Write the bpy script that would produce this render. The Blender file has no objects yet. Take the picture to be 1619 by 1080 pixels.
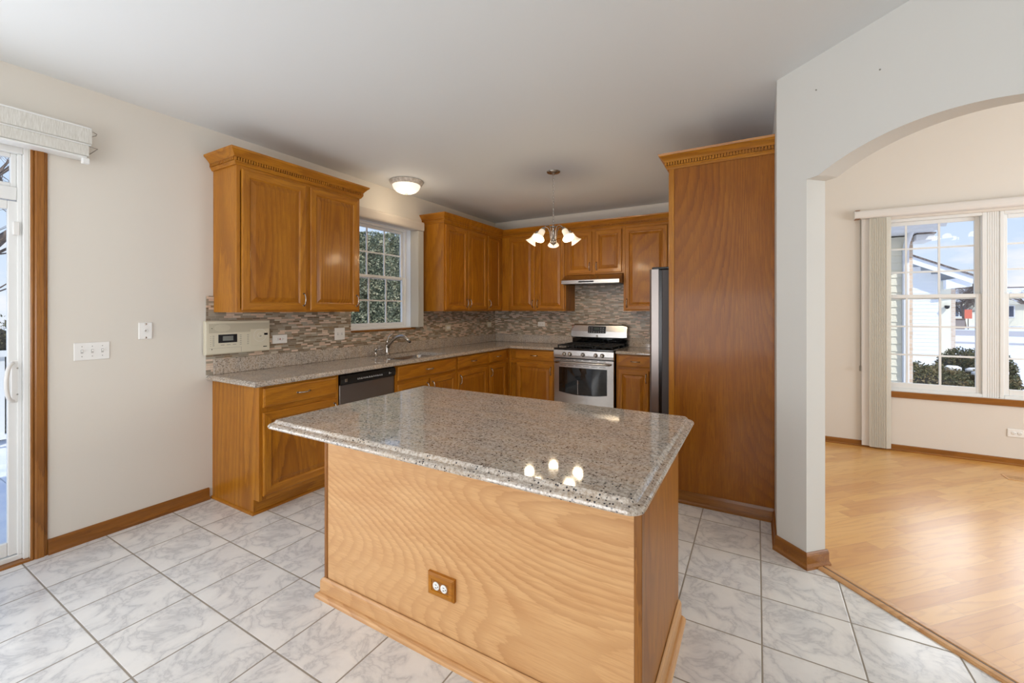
import bpy, bmesh, math, random
from mathutils import Vector, Matrix
R = math.radians
PI = math.pi
random.seed(7)
scene = bpy.context.scene
col = scene.collection

# ------------------------------------------------------------------ camera
F_PX, CX, HY, YAW = 671.436, 808.27, 489.48, 0.5249
cam_d = bpy.data.cameras.new('camera')
cam_d.sensor_fit = 'HORIZONTAL'
cam_d.sensor_width = 36.0
cam_d.lens = F_PX / 1619 * 36.0
cam_d.shift_x = (809.5 - CX) / 1619
cam_d.shift_y = -(540 - HY) / 1619
cam_d.clip_start = 0.05
cam_d.clip_end = 400
cam = bpy.data.objects.new('camera', cam_d)
cam.location = (0, 0, 1.4)
cam.rotation_euler = (R(90), 0, YAW)
col.objects.link(cam)
scene.camera = cam

# ------------------------------------------------------------------ exposure
scene.view_settings.view_transform = 'Standard'
scene.view_settings.look = 'None'
scene.view_settings.gamma = 1
scene.view_settings.use_curve_mapping = False
scene.view_settings.exposure = 0.04
scene.cycles.max_bounces = 10
scene.cycles.diffuse_bounces = 6
scene.cycles.glossy_bounces = 5
scene.cycles.transparent_max_bounces = 16
scene.cycles.sample_clamp_indirect = 8.0


def lin(r, g, b):
    f = lambda c: (c / 255 / 12.92) if c / 255 <= .04045 else ((c / 255 + .055) / 1.055) ** 2.4
    return (f(r), f(g), f(b), 1.0)


# ------------------------------------------------------------------ world: pale winter sky with low clouds
world = bpy.data.worlds.new('sky')
scene.world = world
world.use_nodes = True
wn = world.node_tree
wn.nodes.clear()
w_out = wn.nodes.new('ShaderNodeOutputWorld')
w_bg = wn.nodes.new('ShaderNodeBackground')
w_tc = wn.nodes.new('ShaderNodeTexCoord')
w_sep = wn.nodes.new('ShaderNodeSeparateXYZ')
w_ramp = wn.nodes.new('ShaderNodeValToRGB')
w_map = wn.nodes.new('ShaderNodeMapping')
w_map.inputs['Scale'].default_value = (1.0, 1.0, 3.2)
w_noise = wn.nodes.new('ShaderNodeTexNoise')
w_noise.inputs['Scale'].default_value = 3.6
w_noise.inputs['Detail'].default_value = 7
w_noise.inputs['Roughness'].default_value = .55
w_cr = wn.nodes.new('ShaderNodeValToRGB')
w_cr.color_ramp.elements[0].position = .50
w_cr.color_ramp.elements[1].position = .62
w_lo = wn.nodes.new('ShaderNodeMapRange')
w_lo.inputs['From Min'].default_value = .30
w_lo.inputs['From Max'].default_value = .08
w_mul = wn.nodes.new('ShaderNodeMath')
w_mul.operation = 'MULTIPLY'
w_mix = wn.nodes.new('ShaderNodeMix')
w_mix.data_type = 'RGBA'
w_ramp.color_ramp.elements[0].position = 0.0
w_ramp.color_ramp.elements[0].color = lin(212, 222, 238)
w_ramp.color_ramp.elements[1].position = 0.8
w_ramp.color_ramp.elements[1].color = lin(128, 168, 232)
e_ = w_ramp.color_ramp.elements.new(.25)
e_.color = lin(188, 210, 242)
w_mix.inputs['B'].default_value = lin(238, 236, 246)
L_ = wn.links.new
L_(w_tc.outputs['Generated'], w_sep.inputs[0])
L_(w_sep.outputs['Z'], w_ramp.inputs[0])
L_(w_tc.outputs['Generated'], w_map.inputs[0])
L_(w_map.outputs[0], w_noise.inputs['Vector'])
L_(w_noise.outputs['Fac'], w_cr.inputs[0])
L_(w_sep.outputs['Z'], w_lo.inputs['Value'])
L_(w_cr.outputs[0], w_mul.inputs[0])
L_(w_lo.outputs[0], w_mul.inputs[1])
L_(w_mul.outputs[0], w_mix.inputs['Factor'])
L_(w_ramp.outputs[0], w_mix.inputs['A'])
# bright sky lobe out of direct view, added for glare on the dining floor
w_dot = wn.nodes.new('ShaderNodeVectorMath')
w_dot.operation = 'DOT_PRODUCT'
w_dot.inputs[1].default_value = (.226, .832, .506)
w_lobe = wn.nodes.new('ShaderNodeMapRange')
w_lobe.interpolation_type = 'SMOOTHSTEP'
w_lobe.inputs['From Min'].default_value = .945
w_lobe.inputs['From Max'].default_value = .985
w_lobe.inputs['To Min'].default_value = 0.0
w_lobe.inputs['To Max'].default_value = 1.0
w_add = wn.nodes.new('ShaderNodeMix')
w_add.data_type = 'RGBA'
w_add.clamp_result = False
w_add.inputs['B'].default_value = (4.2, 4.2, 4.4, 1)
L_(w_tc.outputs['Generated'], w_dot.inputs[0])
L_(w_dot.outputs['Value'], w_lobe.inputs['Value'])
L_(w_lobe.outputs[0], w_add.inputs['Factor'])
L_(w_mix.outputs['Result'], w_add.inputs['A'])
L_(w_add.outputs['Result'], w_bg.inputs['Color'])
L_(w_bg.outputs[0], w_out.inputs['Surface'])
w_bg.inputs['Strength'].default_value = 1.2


# ------------------------------------------------------------------ sun, patio door daylight and added fills
def lamp(name, kind, loc, energy, color, direction=None, size=None, size_y=None, **kw):
    d = bpy.data.lights.new(name, kind)
    d.energy = energy
    d.color = color
    if kind == 'AREA':
        d.shape = 'RECTANGLE'
        d.size, d.size_y = size, size_y
    for k, v in kw.items():
        setattr(d, k, v)
    o = bpy.data.objects.new(name, d)
    o.location = loc
    if direction:
        o.rotation_euler = Vector(direction).to_track_quat('-Z', 'Y').to_euler()
    col.objects.link(o)
    return o


LW, BW, CH = -3.511, 5.565, 2.736      # left wall x, back wall y, ceiling height
XR = 0.10                              # right kitchen wall x
lamp('sun', 'SUN', (0, -5, 12), 3.3, (1, .96, .90), (-.5, .47, -.73), angle=R(.6))
# patio door daylight, then two added area fills out of view
lamp('daylight_patio_door', 'AREA', (LW + .16, -.42, 1.25), 32, (.90, .95, 1), (1, 0, .22), 1.45, 2.0)
lamp('fill_rear', 'AREA', (-1.3, -2.55, 1.45), 112, (.94, .96, 1), (0, 1, .55), 3.4, 1.9)  # added fill behind the camera; the rear wall has no window
lamp('fill_dining', 'AREA', (4.5, 3.6, 1.5), 112, (.86, .94, 1), (-1, 0, .05), 2.6, 1.8)  # added fill for the dining room, off frame before a windowless wall


# ================================================================== helpers
def nnew(nt, typ, ins=None, **kw):
    n = nt.nodes.new(typ)
    for k, v in kw.items():
        setattr(n, k, v)
    for k, v in (ins or {}).items():
        if isinstance(v, bpy.types.NodeSocket):
            nt.links.new(v, n.inputs[k])
        else:
            n.inputs[k].default_value = v
    return n


def M_(nt, op, a, b=None, c=None):
    n = nt.nodes.new('ShaderNodeMath')
    n.operation = op
    for i, v in enumerate((a, b, c)):
        if v is None:
            continue
        if isinstance(v, bpy.types.NodeSocket):
            nt.links.new(v, n.inputs[i])
        else:
            n.inputs[i].default_value = v
    return n.outputs[0]


def new_mat(name, base=(.8, .8, .8, 1), rough=.5, metal=0.0, spec=.5, coat=0.0, coat_rough=.05, emit=None, estr=0):
    m = bpy.data.materials.new(name)
    m.use_nodes = True
    b = m.node_tree.nodes['Principled BSDF']
    b.inputs['Base Color'].default_value = base
    b.inputs['Roughness'].default_value = rough
    b.inputs['Metallic'].default_value = metal
    b.inputs['Specular IOR Level'].default_value = spec
    b.inputs['Coat Weight'].default_value = coat
    b.inputs['Coat Roughness'].default_value = coat_rough
    if emit:
        b.inputs['Emission Color'].default_value = emit
        b.inputs['Emission Strength'].default_value = estr
    return m, m.node_tree, b


def mixc(nt, fac, a, b, blend='MIX'):
    n = nt.nodes.new('ShaderNodeMix')
    n.data_type = 'RGBA'
    n.blend_type = blend
    for k, v in (('Factor', fac), ('A', a), ('B', b)):
        if isinstance(v, bpy.types.NodeSocket):
            nt.links.new(v, n.inputs[k])
        else:
            n.inputs[k].default_value = v
    return n.outputs['Result']


def ramp(nt, fac, stops, interp='LINEAR'):
    n = nt.nodes.new('ShaderNodeValToRGB')
    cr = n.color_ramp
    cr.interpolation = interp
    while len(cr.elements) < len(stops):
        cr.elements.new(.5)
    for e, (p, c) in zip(cr.elements, stops):
        e.position = p
        e.color = c if len(c) == 4 else (*c, 1)
    nt.links.new(fac, n.inputs[0])
    return n.outputs['Color']


def bump(nt, b, height, strength=.2, dist=.002):
    n = nnew(nt, 'ShaderNodeBump', {'Height': height, 'Strength': strength, 'Distance': dist})
    nt.links.new(n.outputs[0], b.inputs['Normal'])


def obj_coord(nt, rnd=True, scale=(1, 1, 1)):
    tc = nt.nodes.new('ShaderNodeTexCoord')
    out = tc.outputs['Object']
    if rnd:
        oi = nt.nodes.new('ShaderNodeObjectInfo')
        v = nnew(nt, 'ShaderNodeVectorMath', operation='SCALE')
        cmb = nnew(nt, 'ShaderNodeCombineXYZ', {0: oi.outputs['Random'], 1: oi.outputs['Random'], 2: oi.outputs['Random']})
        nt.links.new(cmb.outputs[0], v.inputs[0])
        v.inputs['Scale'].default_value = 37.0
        a = nnew(nt, 'ShaderNodeVectorMath', operation='ADD')
        nt.links.new(out, a.inputs[0])
        nt.links.new(v.outputs[0], a.inputs[1])
        out = a.outputs[0]
    mp = nnew(nt, 'ShaderNodeMapping', {'Vector': out, 'Scale': scale})
    return mp.outputs[0]


def make_oak(name, axis, light, mid, dark, rough=.38, ring=26.0, fig=1.5, coat=.15, stretch=.16, amt=.62, pore=.45):
    """stained oak: cathedral figure from contour lines of a stretched noise, plus fine pores along the grain"""
    m, nt, b = new_mat(name, rough=rough, spec=.32, coat=coat, coat_rough=.12)
    bw = lambda c_: nnew(nt, 'ShaderNodeRGBToBW', {0: c_}).outputs[0]
    s = [1.0, 1.0, 1.0]
    s[axis] = stretch
    v = obj_coord(nt, True, tuple(s))
    s1 = [1.0, 1.0, 1.0]
    s1[axis] = .09
    v1 = obj_coord(nt, True, tuple(s1))
    n1 = nnew(nt, 'ShaderNodeTexNoise', {'Vector': v, 'Scale': fig, 'Detail': 1.2, 'Roughness': .4})
    wob = nnew(nt, 'ShaderNodeTexNoise', {'Vector': v1, 'Scale': 120.0, 'Detail': 2.0, 'Roughness': .6})
    wob2 = nnew(nt, 'ShaderNodeTexNoise', {'Vector': v, 'Scale': 13.0, 'Detail': 3.0, 'Roughness': .6})
    r0 = M_(nt, 'MULTIPLY', n1.outputs['Fac'], ring)
    r1 = M_(nt, 'MULTIPLY_ADD', wob.outputs['Fac'], .55, r0)
    r1 = M_(nt, 'MULTIPLY_ADD', wob2.outputs['Fac'], .75, r1)
    r2 = M_(nt, 'FRACT', r1)
    band = ramp(nt, r2, [(0.0, (1, 1, 1)), (.30, (.62, .62, .62)), (.55, (.10, .10, .10)), (.85, (0, 0, 0)), (.97, (.35, .35, .35)), (1.0, (1, 1, 1))])
    s2 = [1.0, 1.0, 1.0]
    s2[axis] = .030
    v2 = obj_coord(nt, True, tuple(s2))
    pores = nnew(nt, 'ShaderNodeTexNoise', {'Vector': v2, 'Scale': 260.0, 'Detail': 3.0, 'Roughness': .7})
    pr = ramp(nt, pores.outputs['Fac'], [(.38, (1, 1, 1)), (.54, (0, 0, 0))])
    big = nnew(nt, 'ShaderNodeTexNoise', {'Vector': v, 'Scale': 4.0, 'Detail': 2.0})
    amp = nnew(nt, 'ShaderNodeMapRange', {'Value': big.outputs['Fac'], 'From Min': .35, 'From Max': .65, 'To Min': amt * .35, 'To Max': amt})
    c0 = mixc(nt, ramp(nt, wob2.outputs['Fac'], [(.30, (0, 0, 0)), (.70, (1, 1, 1))]), light, mid)
    f = M_(nt, 'MULTIPLY', bw(band), amp.outputs[0])
    f2 = M_(nt, 'MULTIPLY', bw(pr), pore)
    c1 = mixc(nt, M_(nt, 'MAXIMUM', f, f2), c0, dark)
    nt.links.new(c1, b.inputs['Base Color'])
    bump(nt, b, pores.outputs['Fac'], .15, .0008)
    return m


LT, MD, DK = lin(192, 128, 32), lin(174, 108, 20), lin(112, 56, 8)
OAK = {a: make_oak('golden_oak_' + 'xyz'[a], a, LT, MD, DK) for a in (0, 1, 2)}
OAKP = make_oak('golden_oak_panel', 2, lin(182, 118, 24), lin(164, 100, 16), lin(106, 54, 8), ring=34, fig=1.9, stretch=.12)
PINE = {a: make_oak('light_oak_' + 'xyz'[a], a, lin(220, 174, 122), lin(208, 158, 106), lin(168, 114, 64), ring=92, fig=1.2, stretch=.22, rough=.32, amt=.60, pore=.3) for a in (0, 1)}
DTRIM = {a: make_oak('dark_oak_trim_' + 'xyz'[a], a, lin(162, 106, 44), lin(144, 90, 34), lin(98, 56, 20), ring=18, rough=.32) for a in (0, 1, 2)}
DTRIMD = DTRIM[0]


def make_granite(name, base, pale, tan, dark_amt=.5):
    m, nt, b = new_mat(name, rough=.05, spec=.75, coat=.0, coat_rough=.03)
    v = obj_coord(nt, False)
    vs = obj_coord(nt, False, (1.0, 2.6, 1.0))
    a = nnew(nt, 'ShaderNodeTexNoise', {'Vector': vs, 'Scale': 7.0, 'Detail': 5.0, 'Roughness': .6})
    c = nnew(nt, 'ShaderNodeTexNoise', {'Vector': v, 'Scale': 98.0, 'Detail': 5.0, 'Roughness': .8})
    d = nnew(nt, 'ShaderNodeTexVoronoi', {'Vector': v, 'Scale': 150.0})
    e = nnew(nt, 'ShaderNodeTexNoise', {'Vector': vs, 'Scale': 15.0, 'Detail': 3.0})
    c0 = mixc(nt, ramp(nt, a.outputs['Fac'], [(.38, (0, 0, 0)), (.62, (1, 1, 1))]), base, tan)
    c1 = mixc(nt, ramp(nt, c.outputs['Fac'], [(.44, (0, 0, 0)), (.60, (1, 1, 1))]), c0, pale)
    c2 = mixc(nt, ramp(nt, c.outputs['Fac'], [(.36, (.8, .8, .8)), (.44, (0, 0, 0))]), c1, lin(108, 96, 86))
    # sparse black crystals
    cell = nnew(nt, 'ShaderNodeSeparateColor', {0: d.outputs['Color']})
    pick = M_(nt, 'GREATER_THAN', M_(nt, 'MULTIPLY_ADD', e.outputs['Fac'], .55, cell.outputs[0]), 1.14 + .08 * (1 - dark_amt))
    near = M_(nt, 'LESS_THAN', d.outputs['Distance'], .46)
    c3 = mixc(nt, M_(nt, 'MULTIPLY', pick, near), c2, lin(42, 38, 40))
    nt.links.new(c3, b.inputs['Base Color'])
    return m


GRAN = make_granite('speckled_granite', lin(156, 146, 136), lin(204, 194, 182), lin(182, 162, 140), .7)


def make_tile():
    m, nt, b = new_mat('marble_look_floor_tile', rough=.16, spec=.5)
    T = .3457
    tc = nt.nodes.new('ShaderNodeTexCoord')
    sp = nnew(nt, 'ShaderNodeSeparateXYZ', {0: tc.outputs['Object']})
    ux = M_(nt, 'DIVIDE', M_(nt, 'ADD', sp.outputs[0], -.0169 + T * 40), T)
    uy = M_(nt, 'DIVIDE', M_(nt, 'ADD', sp.outputs[1], -2.4029 + T * 40), T)
    fx, fy = M_(nt, 'FRACT', ux), M_(nt, 'FRACT', uy)
    ix, iy = M_(nt, 'FLOOR', ux), M_(nt, 'FLOOR', uy)
    par = M_(nt, 'MODULO', M_(nt, 'ADD', ix, M_(nt, 'MULTIPLY', iy, 2.0)), 3.0)
    ex = M_(nt, 'MINIMUM', fx, M_(nt, 'SUBTRACT', 1.0, fx))
    ey = M_(nt, 'MINIMUM', fy, M_(nt, 'SUBTRACT', 1.0, fy))
    ed = M_(nt, 'MINIMUM', ex, ey)
    grout = M_(nt, 'LESS_THAN', ed, .0095)
    cv = nnew(nt, 'ShaderNodeCombineXYZ', {0: fx, 1: fy, 2: par})
    n1 = nnew(nt, 'ShaderNodeTexNoise', {'Vector': cv.outputs[0], 'Scale': 1.9, 'Detail': 7.0, 'Roughness': .60, 'Distortion': .45})
    v1 = M_(nt, 'ABSOLUTE', M_(nt, 'SUBTRACT', n1.outputs['Fac'], .5))
    n2 = nnew(nt, 'ShaderNodeTexNoise', {'Vector': cv.outputs[0], 'Scale': 1.7, 'Detail': 4.0, 'Roughness': .55})
    vein = ramp(nt, v1, [(0.0, (1, 1, 1)), (.012, (.6, .6, .6)), (.035, (.28, .28, .28)), (.09, (0, 0, 0))])
    cloud = ramp(nt, n2.outputs['Fac'], [(.38, (0, 0, 0)), (.66, (1, 1, 1))])
    vf = M_(nt, 'MULTIPLY', nnew(nt, 'ShaderNodeRGBToBW', {0: vein}).outputs[0], .40)
    cf = M_(nt, 'MULTIPLY', nnew(nt, 'ShaderNodeRGBToBW', {0: cloud}).outputs[0], .40)
    c0 = mixc(nt, cf, lin(236, 235, 232), lin(206, 208, 211))
    c1 = mixc(nt, vf, c0, lin(138, 140, 148))
    c2 = mixc(nt, grout, c1, lin(150, 142, 130))
    nt.links.new(c2, b.inputs['Base Color'])
    nt.links.new(M_(nt, 'MULTIPLY_ADD', grout, .6, .16), b.inputs['Roughness'])
    soft = ramp(nt, ed, [(.004, (0, 0, 0)), (.016, (1, 1, 1))])
    n3 = nnew(nt, 'ShaderNodeTexNoise', {'Vector': tc.outputs['Object'], 'Scale': 60.0, 'Detail': 2.0})
    hh = M_(nt, 'MULTIPLY_ADD', n3.outputs['Fac'], .05, nnew(nt, 'ShaderNodeRGBToBW', {0: soft}).outputs[0])
    bump(nt, b, hh, .35, .003)
    return m


TILE = make_tile()


def make_planks():
    """strip oak floor laid along the (1,1) diagonal"""
    m, nt, b = new_mat('oak_strip_floor', rough=.34, spec=.5, coat=.8, coat_rough=.27)
    tc = nt.nodes.new('ShaderNodeTexCoord')
    mp = nnew(nt, 'ShaderNodeMapping', {'Vector': tc.outputs['Object'], 'Rotation': (0, 0, R(-45))})
    sp = nnew(nt, 'ShaderNodeSeparateXYZ', {0: mp.outputs[0]})
    W = .0835
    row = M_(nt, 'FLOOR', M_(nt, 'DIVIDE', sp.outputs[1], W))
    fr = M_(nt, 'FRACT', M_(nt, 'DIVIDE', sp.outputs[1], W))
    wn_ = nnew(nt, 'ShaderNodeTexWhiteNoise', {'W': row}, noise_dimensions='1D')
    xs = M_(nt, 'DIVIDE', M_(nt, 'MULTIPLY_ADD', wn_.outputs['Value'], 3.0, sp.outputs[0]), .95)
    colm, fc = M_(nt, 'FLOOR', xs), M_(nt, 'FRACT', xs)
    cid = nnew(nt, 'ShaderNodeCombineXYZ', {0: row, 1: colm, 2: 0.0})
    wn2 = nnew(nt, 'ShaderNodeTexWhiteNoise', {'Vector': cid.outputs[0]}, noise_dimensions='2D')
    cv = nnew(nt, 'ShaderNodeCombineXYZ', {0: M_(nt, 'MULTIPLY', sp.outputs[0], .12), 1: sp.outputs[1], 2: M_(nt, 'MULTIPLY', wn2.outputs['Value'], 40.0)})
    n1 = nnew(nt, 'ShaderNodeTexNoise', {'Vector': cv.outputs[0], 'Scale': 7.0, 'Detail': 2.0})
    n2 = nnew(nt, 'ShaderNodeTexNoise', {'Vector': cv.outputs[0], 'Scale': 150.0, 'Detail': 3.0})
    rg = M_(nt, 'FRACT', M_(nt, 'MULTIPLY_ADD', n1.outputs['Fac'], 11.0, M_(nt, 'MULTIPLY', n2.outputs['Fac'], .3)))
    band = ramp(nt, rg, [(0, (0, 0, 0)), (.55, (.1, .1, .1)), (.85, (1, 1, 1)), (1, (0, 0, 0))])
    tone = ramp(nt, wn2.outputs['Value'], [(0, lin(212, 154, 80)), (.5, lin(220, 164, 88)), (.8, lin(226, 174, 100)), (1, lin(204, 144, 72))])
    bb = nnew(nt, 'ShaderNodeRGBToBW', {0: band}).outputs[0]
    c1 = mixc(nt, M_(nt, 'MULTIPLY', bb, .28), tone, lin(170, 108, 52))
    e1 = M_(nt, 'LESS_THAN', M_(nt, 'MINIMUM', fr, M_(nt, 'SUBTRACT', 1.0, fr)), .008)
    e2 = M_(nt, 'LESS_THAN', M_(nt, 'MINIMUM', fc, M_(nt, 'SUBTRACT', 1.0, fc)), .0009)
    c2 = mixc(nt, M_(nt, 'MULTIPLY', M_(nt, 'MAXIMUM', e1, e2), .45), c1, lin(120, 72, 34))
    nt.links.new(c2, b.inputs['Base Color'])
    bump(nt, b, n2.outputs['Fac'], .06, .001)
    return m


PLANK = make_planks()


def make_mosaic():
    """linear glass and stone mosaic, works on walls facing x or y (runs on x+y, z)"""
    m, nt, b = new_mat('stick_mosaic_tile', rough=.22, spec=.5)
    tc = nt.nodes.new('ShaderNodeTexCoord')
    sp = nnew(nt, 'ShaderNodeSeparateXYZ', {0: tc.outputs['Object']})
    u = M_(nt, 'ADD', M_(nt, 'ADD', sp.outputs[0], sp.outputs[1]), 20.0)
    H, Wd = .0159, .060
    zr = M_(nt, 'DIVIDE', sp.outputs[2], H)
    row, fr = M_(nt, 'FLOOR', zr), M_(nt, 'FRACT', zr)
    wr = nnew(nt, 'ShaderNodeTexWhiteNoise', {'W': row}, noise_dimensions='1D')
    off = M_(nt, 'MULTIPLY', M_(nt, 'FLOOR', M_(nt, 'MULTIPLY', wr.outputs['Value'], 4.0)), .25)
    xx = M_(nt, 'ADD', M_(nt, 'DIVIDE', u, Wd), off)
    cl, fc = M_(nt, 'FLOOR', xx), M_(nt, 'FRACT', xx)
    cid = nnew(nt, 'ShaderNodeCombineXYZ', {0: cl, 1: row, 2: 0.0})
    w2 = nnew(nt, 'ShaderNodeTexWhiteNoise', {'Vector': cid.outputs[0]}, noise_dimensions='2D')
    tone = ramp(nt, w2.outputs['Value'], [(0, lin(148, 136, 118)), (.17, lin(164, 152, 134)), (.34, lin(132, 114, 94)), (.48, lin(176, 168, 152)), (.60, lin(218, 190, 168)), (.74, lin(228, 204, 184)), (.86, lin(150, 128, 102)), (.94, lin(206, 194, 176))], 'CONSTANT')
    n = nnew(nt, 'ShaderNodeTexNoise', {'Vector': tc.outputs['Object'], 'Scale': 60.0, 'Detail': 3.0})
    c1 = mixc(nt, M_(nt, 'MULTIPLY', n.outputs['Fac'], .18), tone, lin(100, 88, 76))
    ef = M_(nt, 'MINIMUM', fr, M_(nt, 'SUBTRACT', 1.0, fr))
    ec = M_(nt, 'MULTIPLY', M_(nt, 'MINIMUM', fc, M_(nt, 'SUBTRACT', 1.0, fc)), Wd / H)
    ed = M_(nt, 'MINIMUM', ef, ec)
    g = M_(nt, 'LESS_THAN', ed, .06)
    c2 = mixc(nt, g, c1, lin(166, 154, 138))
    nt.links.new(c2, b.inputs['Base Color'])
    nt.links.new(M_(nt, 'MULTIPLY_ADD', g, .5, .22), b.inputs['Roughness'])
    bump(nt, b, nnew(nt, 'ShaderNodeRGBToBW', {0: ramp(nt, ed, [(.02, (0, 0, 0)), (.12, (1, 1, 1))])}).outputs[0], .4, .002)
    return m


MOSAIC = make_mosaic()


def make_paint(name, c, rough=.7):
    m, nt, b = new_mat(name, c, rough, spec=.3)
    n = nnew(nt, 'ShaderNodeTexNoise', {'Vector': obj_coord(nt, False), 'Scale': 180.0, 'Detail': 3.0})
    bump(nt, b, n.outputs['Fac'], .05, .001)
    return m


PAINT = make_paint('warm_white_wall_paint', lin(224, 218, 208))
PAINTD = make_paint('soft_beige_dining_paint', lin(222, 214, 204))
PAINTR = make_paint('pale_grey_wall_paint', lin(214, 213, 208))
PAINTC = make_paint('ceiling_paint', lin(226, 228, 228))
VINYL = make_paint('white_vinyl', lin(232, 232, 230), .35)
PLASTIC = new_mat('white_plastic', lin(236, 234, 230), .35)[0]
IVORY = new_mat('ivory_plastic', lin(214, 206, 184), .4)[0]
IVORYD = new_mat('ivory_speaker_mesh', lin(190, 182, 160), .55)[0]
BLACK = new_mat('black_plastic', lin(16, 16, 18), .25)[0]
DARKV = new_mat('dark_void', lin(30, 22, 18), .8)[0]
LCD = new_mat('grey_display', lin(120, 122, 116), .3)[0]
LCDL = new_mat('pale_grey_slot', lin(192, 190, 186), .5)[0]
INK = new_mat('grey_print', lin(140, 136, 126), .6)[0]
INKW = new_mat('white_print', lin(190, 190, 190), .6)[0]
NICKEL = new_mat('satin_nickel', lin(190, 184, 176), .24, metal=1)[0]


def make_steel(name, c, axis, rough=.28):
    m, nt, b = new_mat(name, c, rough, metal=1)
    s = [220.0, 220.0, 220.0]
    s[axis] = 1.5
    n = nnew(nt, 'ShaderNodeTexNoise', {'Vector': obj_coord(nt, False, tuple(s)), 'Scale': 1.0, 'Detail': 2.0})
    nt.links.new(M_(nt, 'MULTIPLY_ADD', n.outputs['Fac'], .04, rough - .02), b.inputs['Roughness'])
    
    return m


STEEL = make_steel('brushed_stainless', lin(192, 188, 184), 0, .26)
STEELV = make_steel('brushed_stainless_vertical', lin(150, 142, 138), 2, .36)
FRIDGEG = new_mat('dark_grey_cabinet_enamel', lin(78, 72, 71), .5, spec=.3)[0]
GLOSSB = new_mat('black_glass', lin(8, 9, 11), .04, spec=.8)[0]
IRON = new_mat('cast_iron', lin(20, 19, 19), .55)[0]
FABRIC = None


def make_fabric():
    m, nt, b = new_mat('woven_shade_fabric', rough=.8)
    n = nnew(nt, 'ShaderNodeTexNoise', {'Vector': obj_coord(nt, False, (900, 560, 26)), 'Scale': 1.0, 'Detail': 2.0})
    c = ramp(nt, n.outputs['Fac'], [(.3, lin(198, 194, 184)), (.7, lin(228, 226, 220))])
    nt.links.new(c, b.inputs['Base Color'])
    return m


FABRIC = make_fabric()
def make_slat():
    m, nt, b = new_mat('vinyl_blind_slat', lin(240, 236, 226), .45)
    out = [n for n in nt.nodes if n.type == 'OUTPUT_MATERIAL'][0]
    tr = nnew(nt, 'ShaderNodeBsdfTranslucent', {'Color': lin(226, 220, 204)})
    mx = nnew(nt, 'ShaderNodeMixShader', {0: .5, 1: b.outputs[0], 2: tr.outputs[0]})
    nt.links.new(mx.outputs[0], out.inputs[0])
    return m


SLAT = make_slat()
VAL = new_mat('cream_valance', lin(222, 216, 210), .55)[0]
DARKGREY = new_mat('rail_grey_green', lin(120, 112, 100), .5)[0]


def make_glass():
    m = bpy.data.materials.new('window_glass')
    m.use_nodes = True
    nt = m.node_tree
    nt.nodes.clear()
    o = nt.nodes.new('ShaderNodeOutputMaterial')
    t = nnew(nt, 'ShaderNodeBsdfTransparent', {'Color': (.97, .985, .98, 1)})
    g = nnew(nt, 'ShaderNodeBsdfGlossy', {'Roughness': .01})
    fr = nnew(nt, 'ShaderNodeFresnel', {'IOR': 1.45})
    geo = nt.nodes.new('ShaderNodeNewGeometry')
    fac = M_(nt, 'MULTIPLY', fr.outputs[0], M_(nt, 'SUBTRACT', 1.0, geo.outputs['Backfacing']))
    mx = nnew(nt, 'ShaderNodeMixShader', {0: fac, 1: t.outputs[0], 2: g.outputs[0]})
    nt.links.new(mx.outputs[0], o.inputs[0])
    return m


GLASS = make_glass()
SHADE = new_mat('lit_frosted_glass', lin(250, 240, 224), .4, emit=(1, .82, .60, 1), estr=.42)[0]
SHADE_OFF = new_mat('lit_frosted_glass_dining', lin(250, 244, 232), .4, emit=(1, .92, .8, 1), estr=.5)[0]
BULB = new_mat('glowing_bulb', lin(255, 244, 220), .4, emit=(1, .88, .70, 1), estr=3.0)[0]
DOME = new_mat('lit_ribbed_dome', lin(255, 246, 230), .35, emit=(1, .90, .76, 1), estr=.75)[0]
ALAB = None


def make_frost():
    m, nt, b = new_mat('mottled_white_metal', rough=.5)
    n = nnew(nt, 'ShaderNodeTexNoise', {'Vector': obj_coord(nt, False), 'Scale': 40.0, 'Detail': 4.0})
    nt.links.new(ramp(nt, n.outputs['Fac'], [(.35, lin(190, 178, 164)), (.65, lin(222, 214, 204))]), b.inputs['Base Color'])
    return m


ALAB = make_frost()


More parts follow.
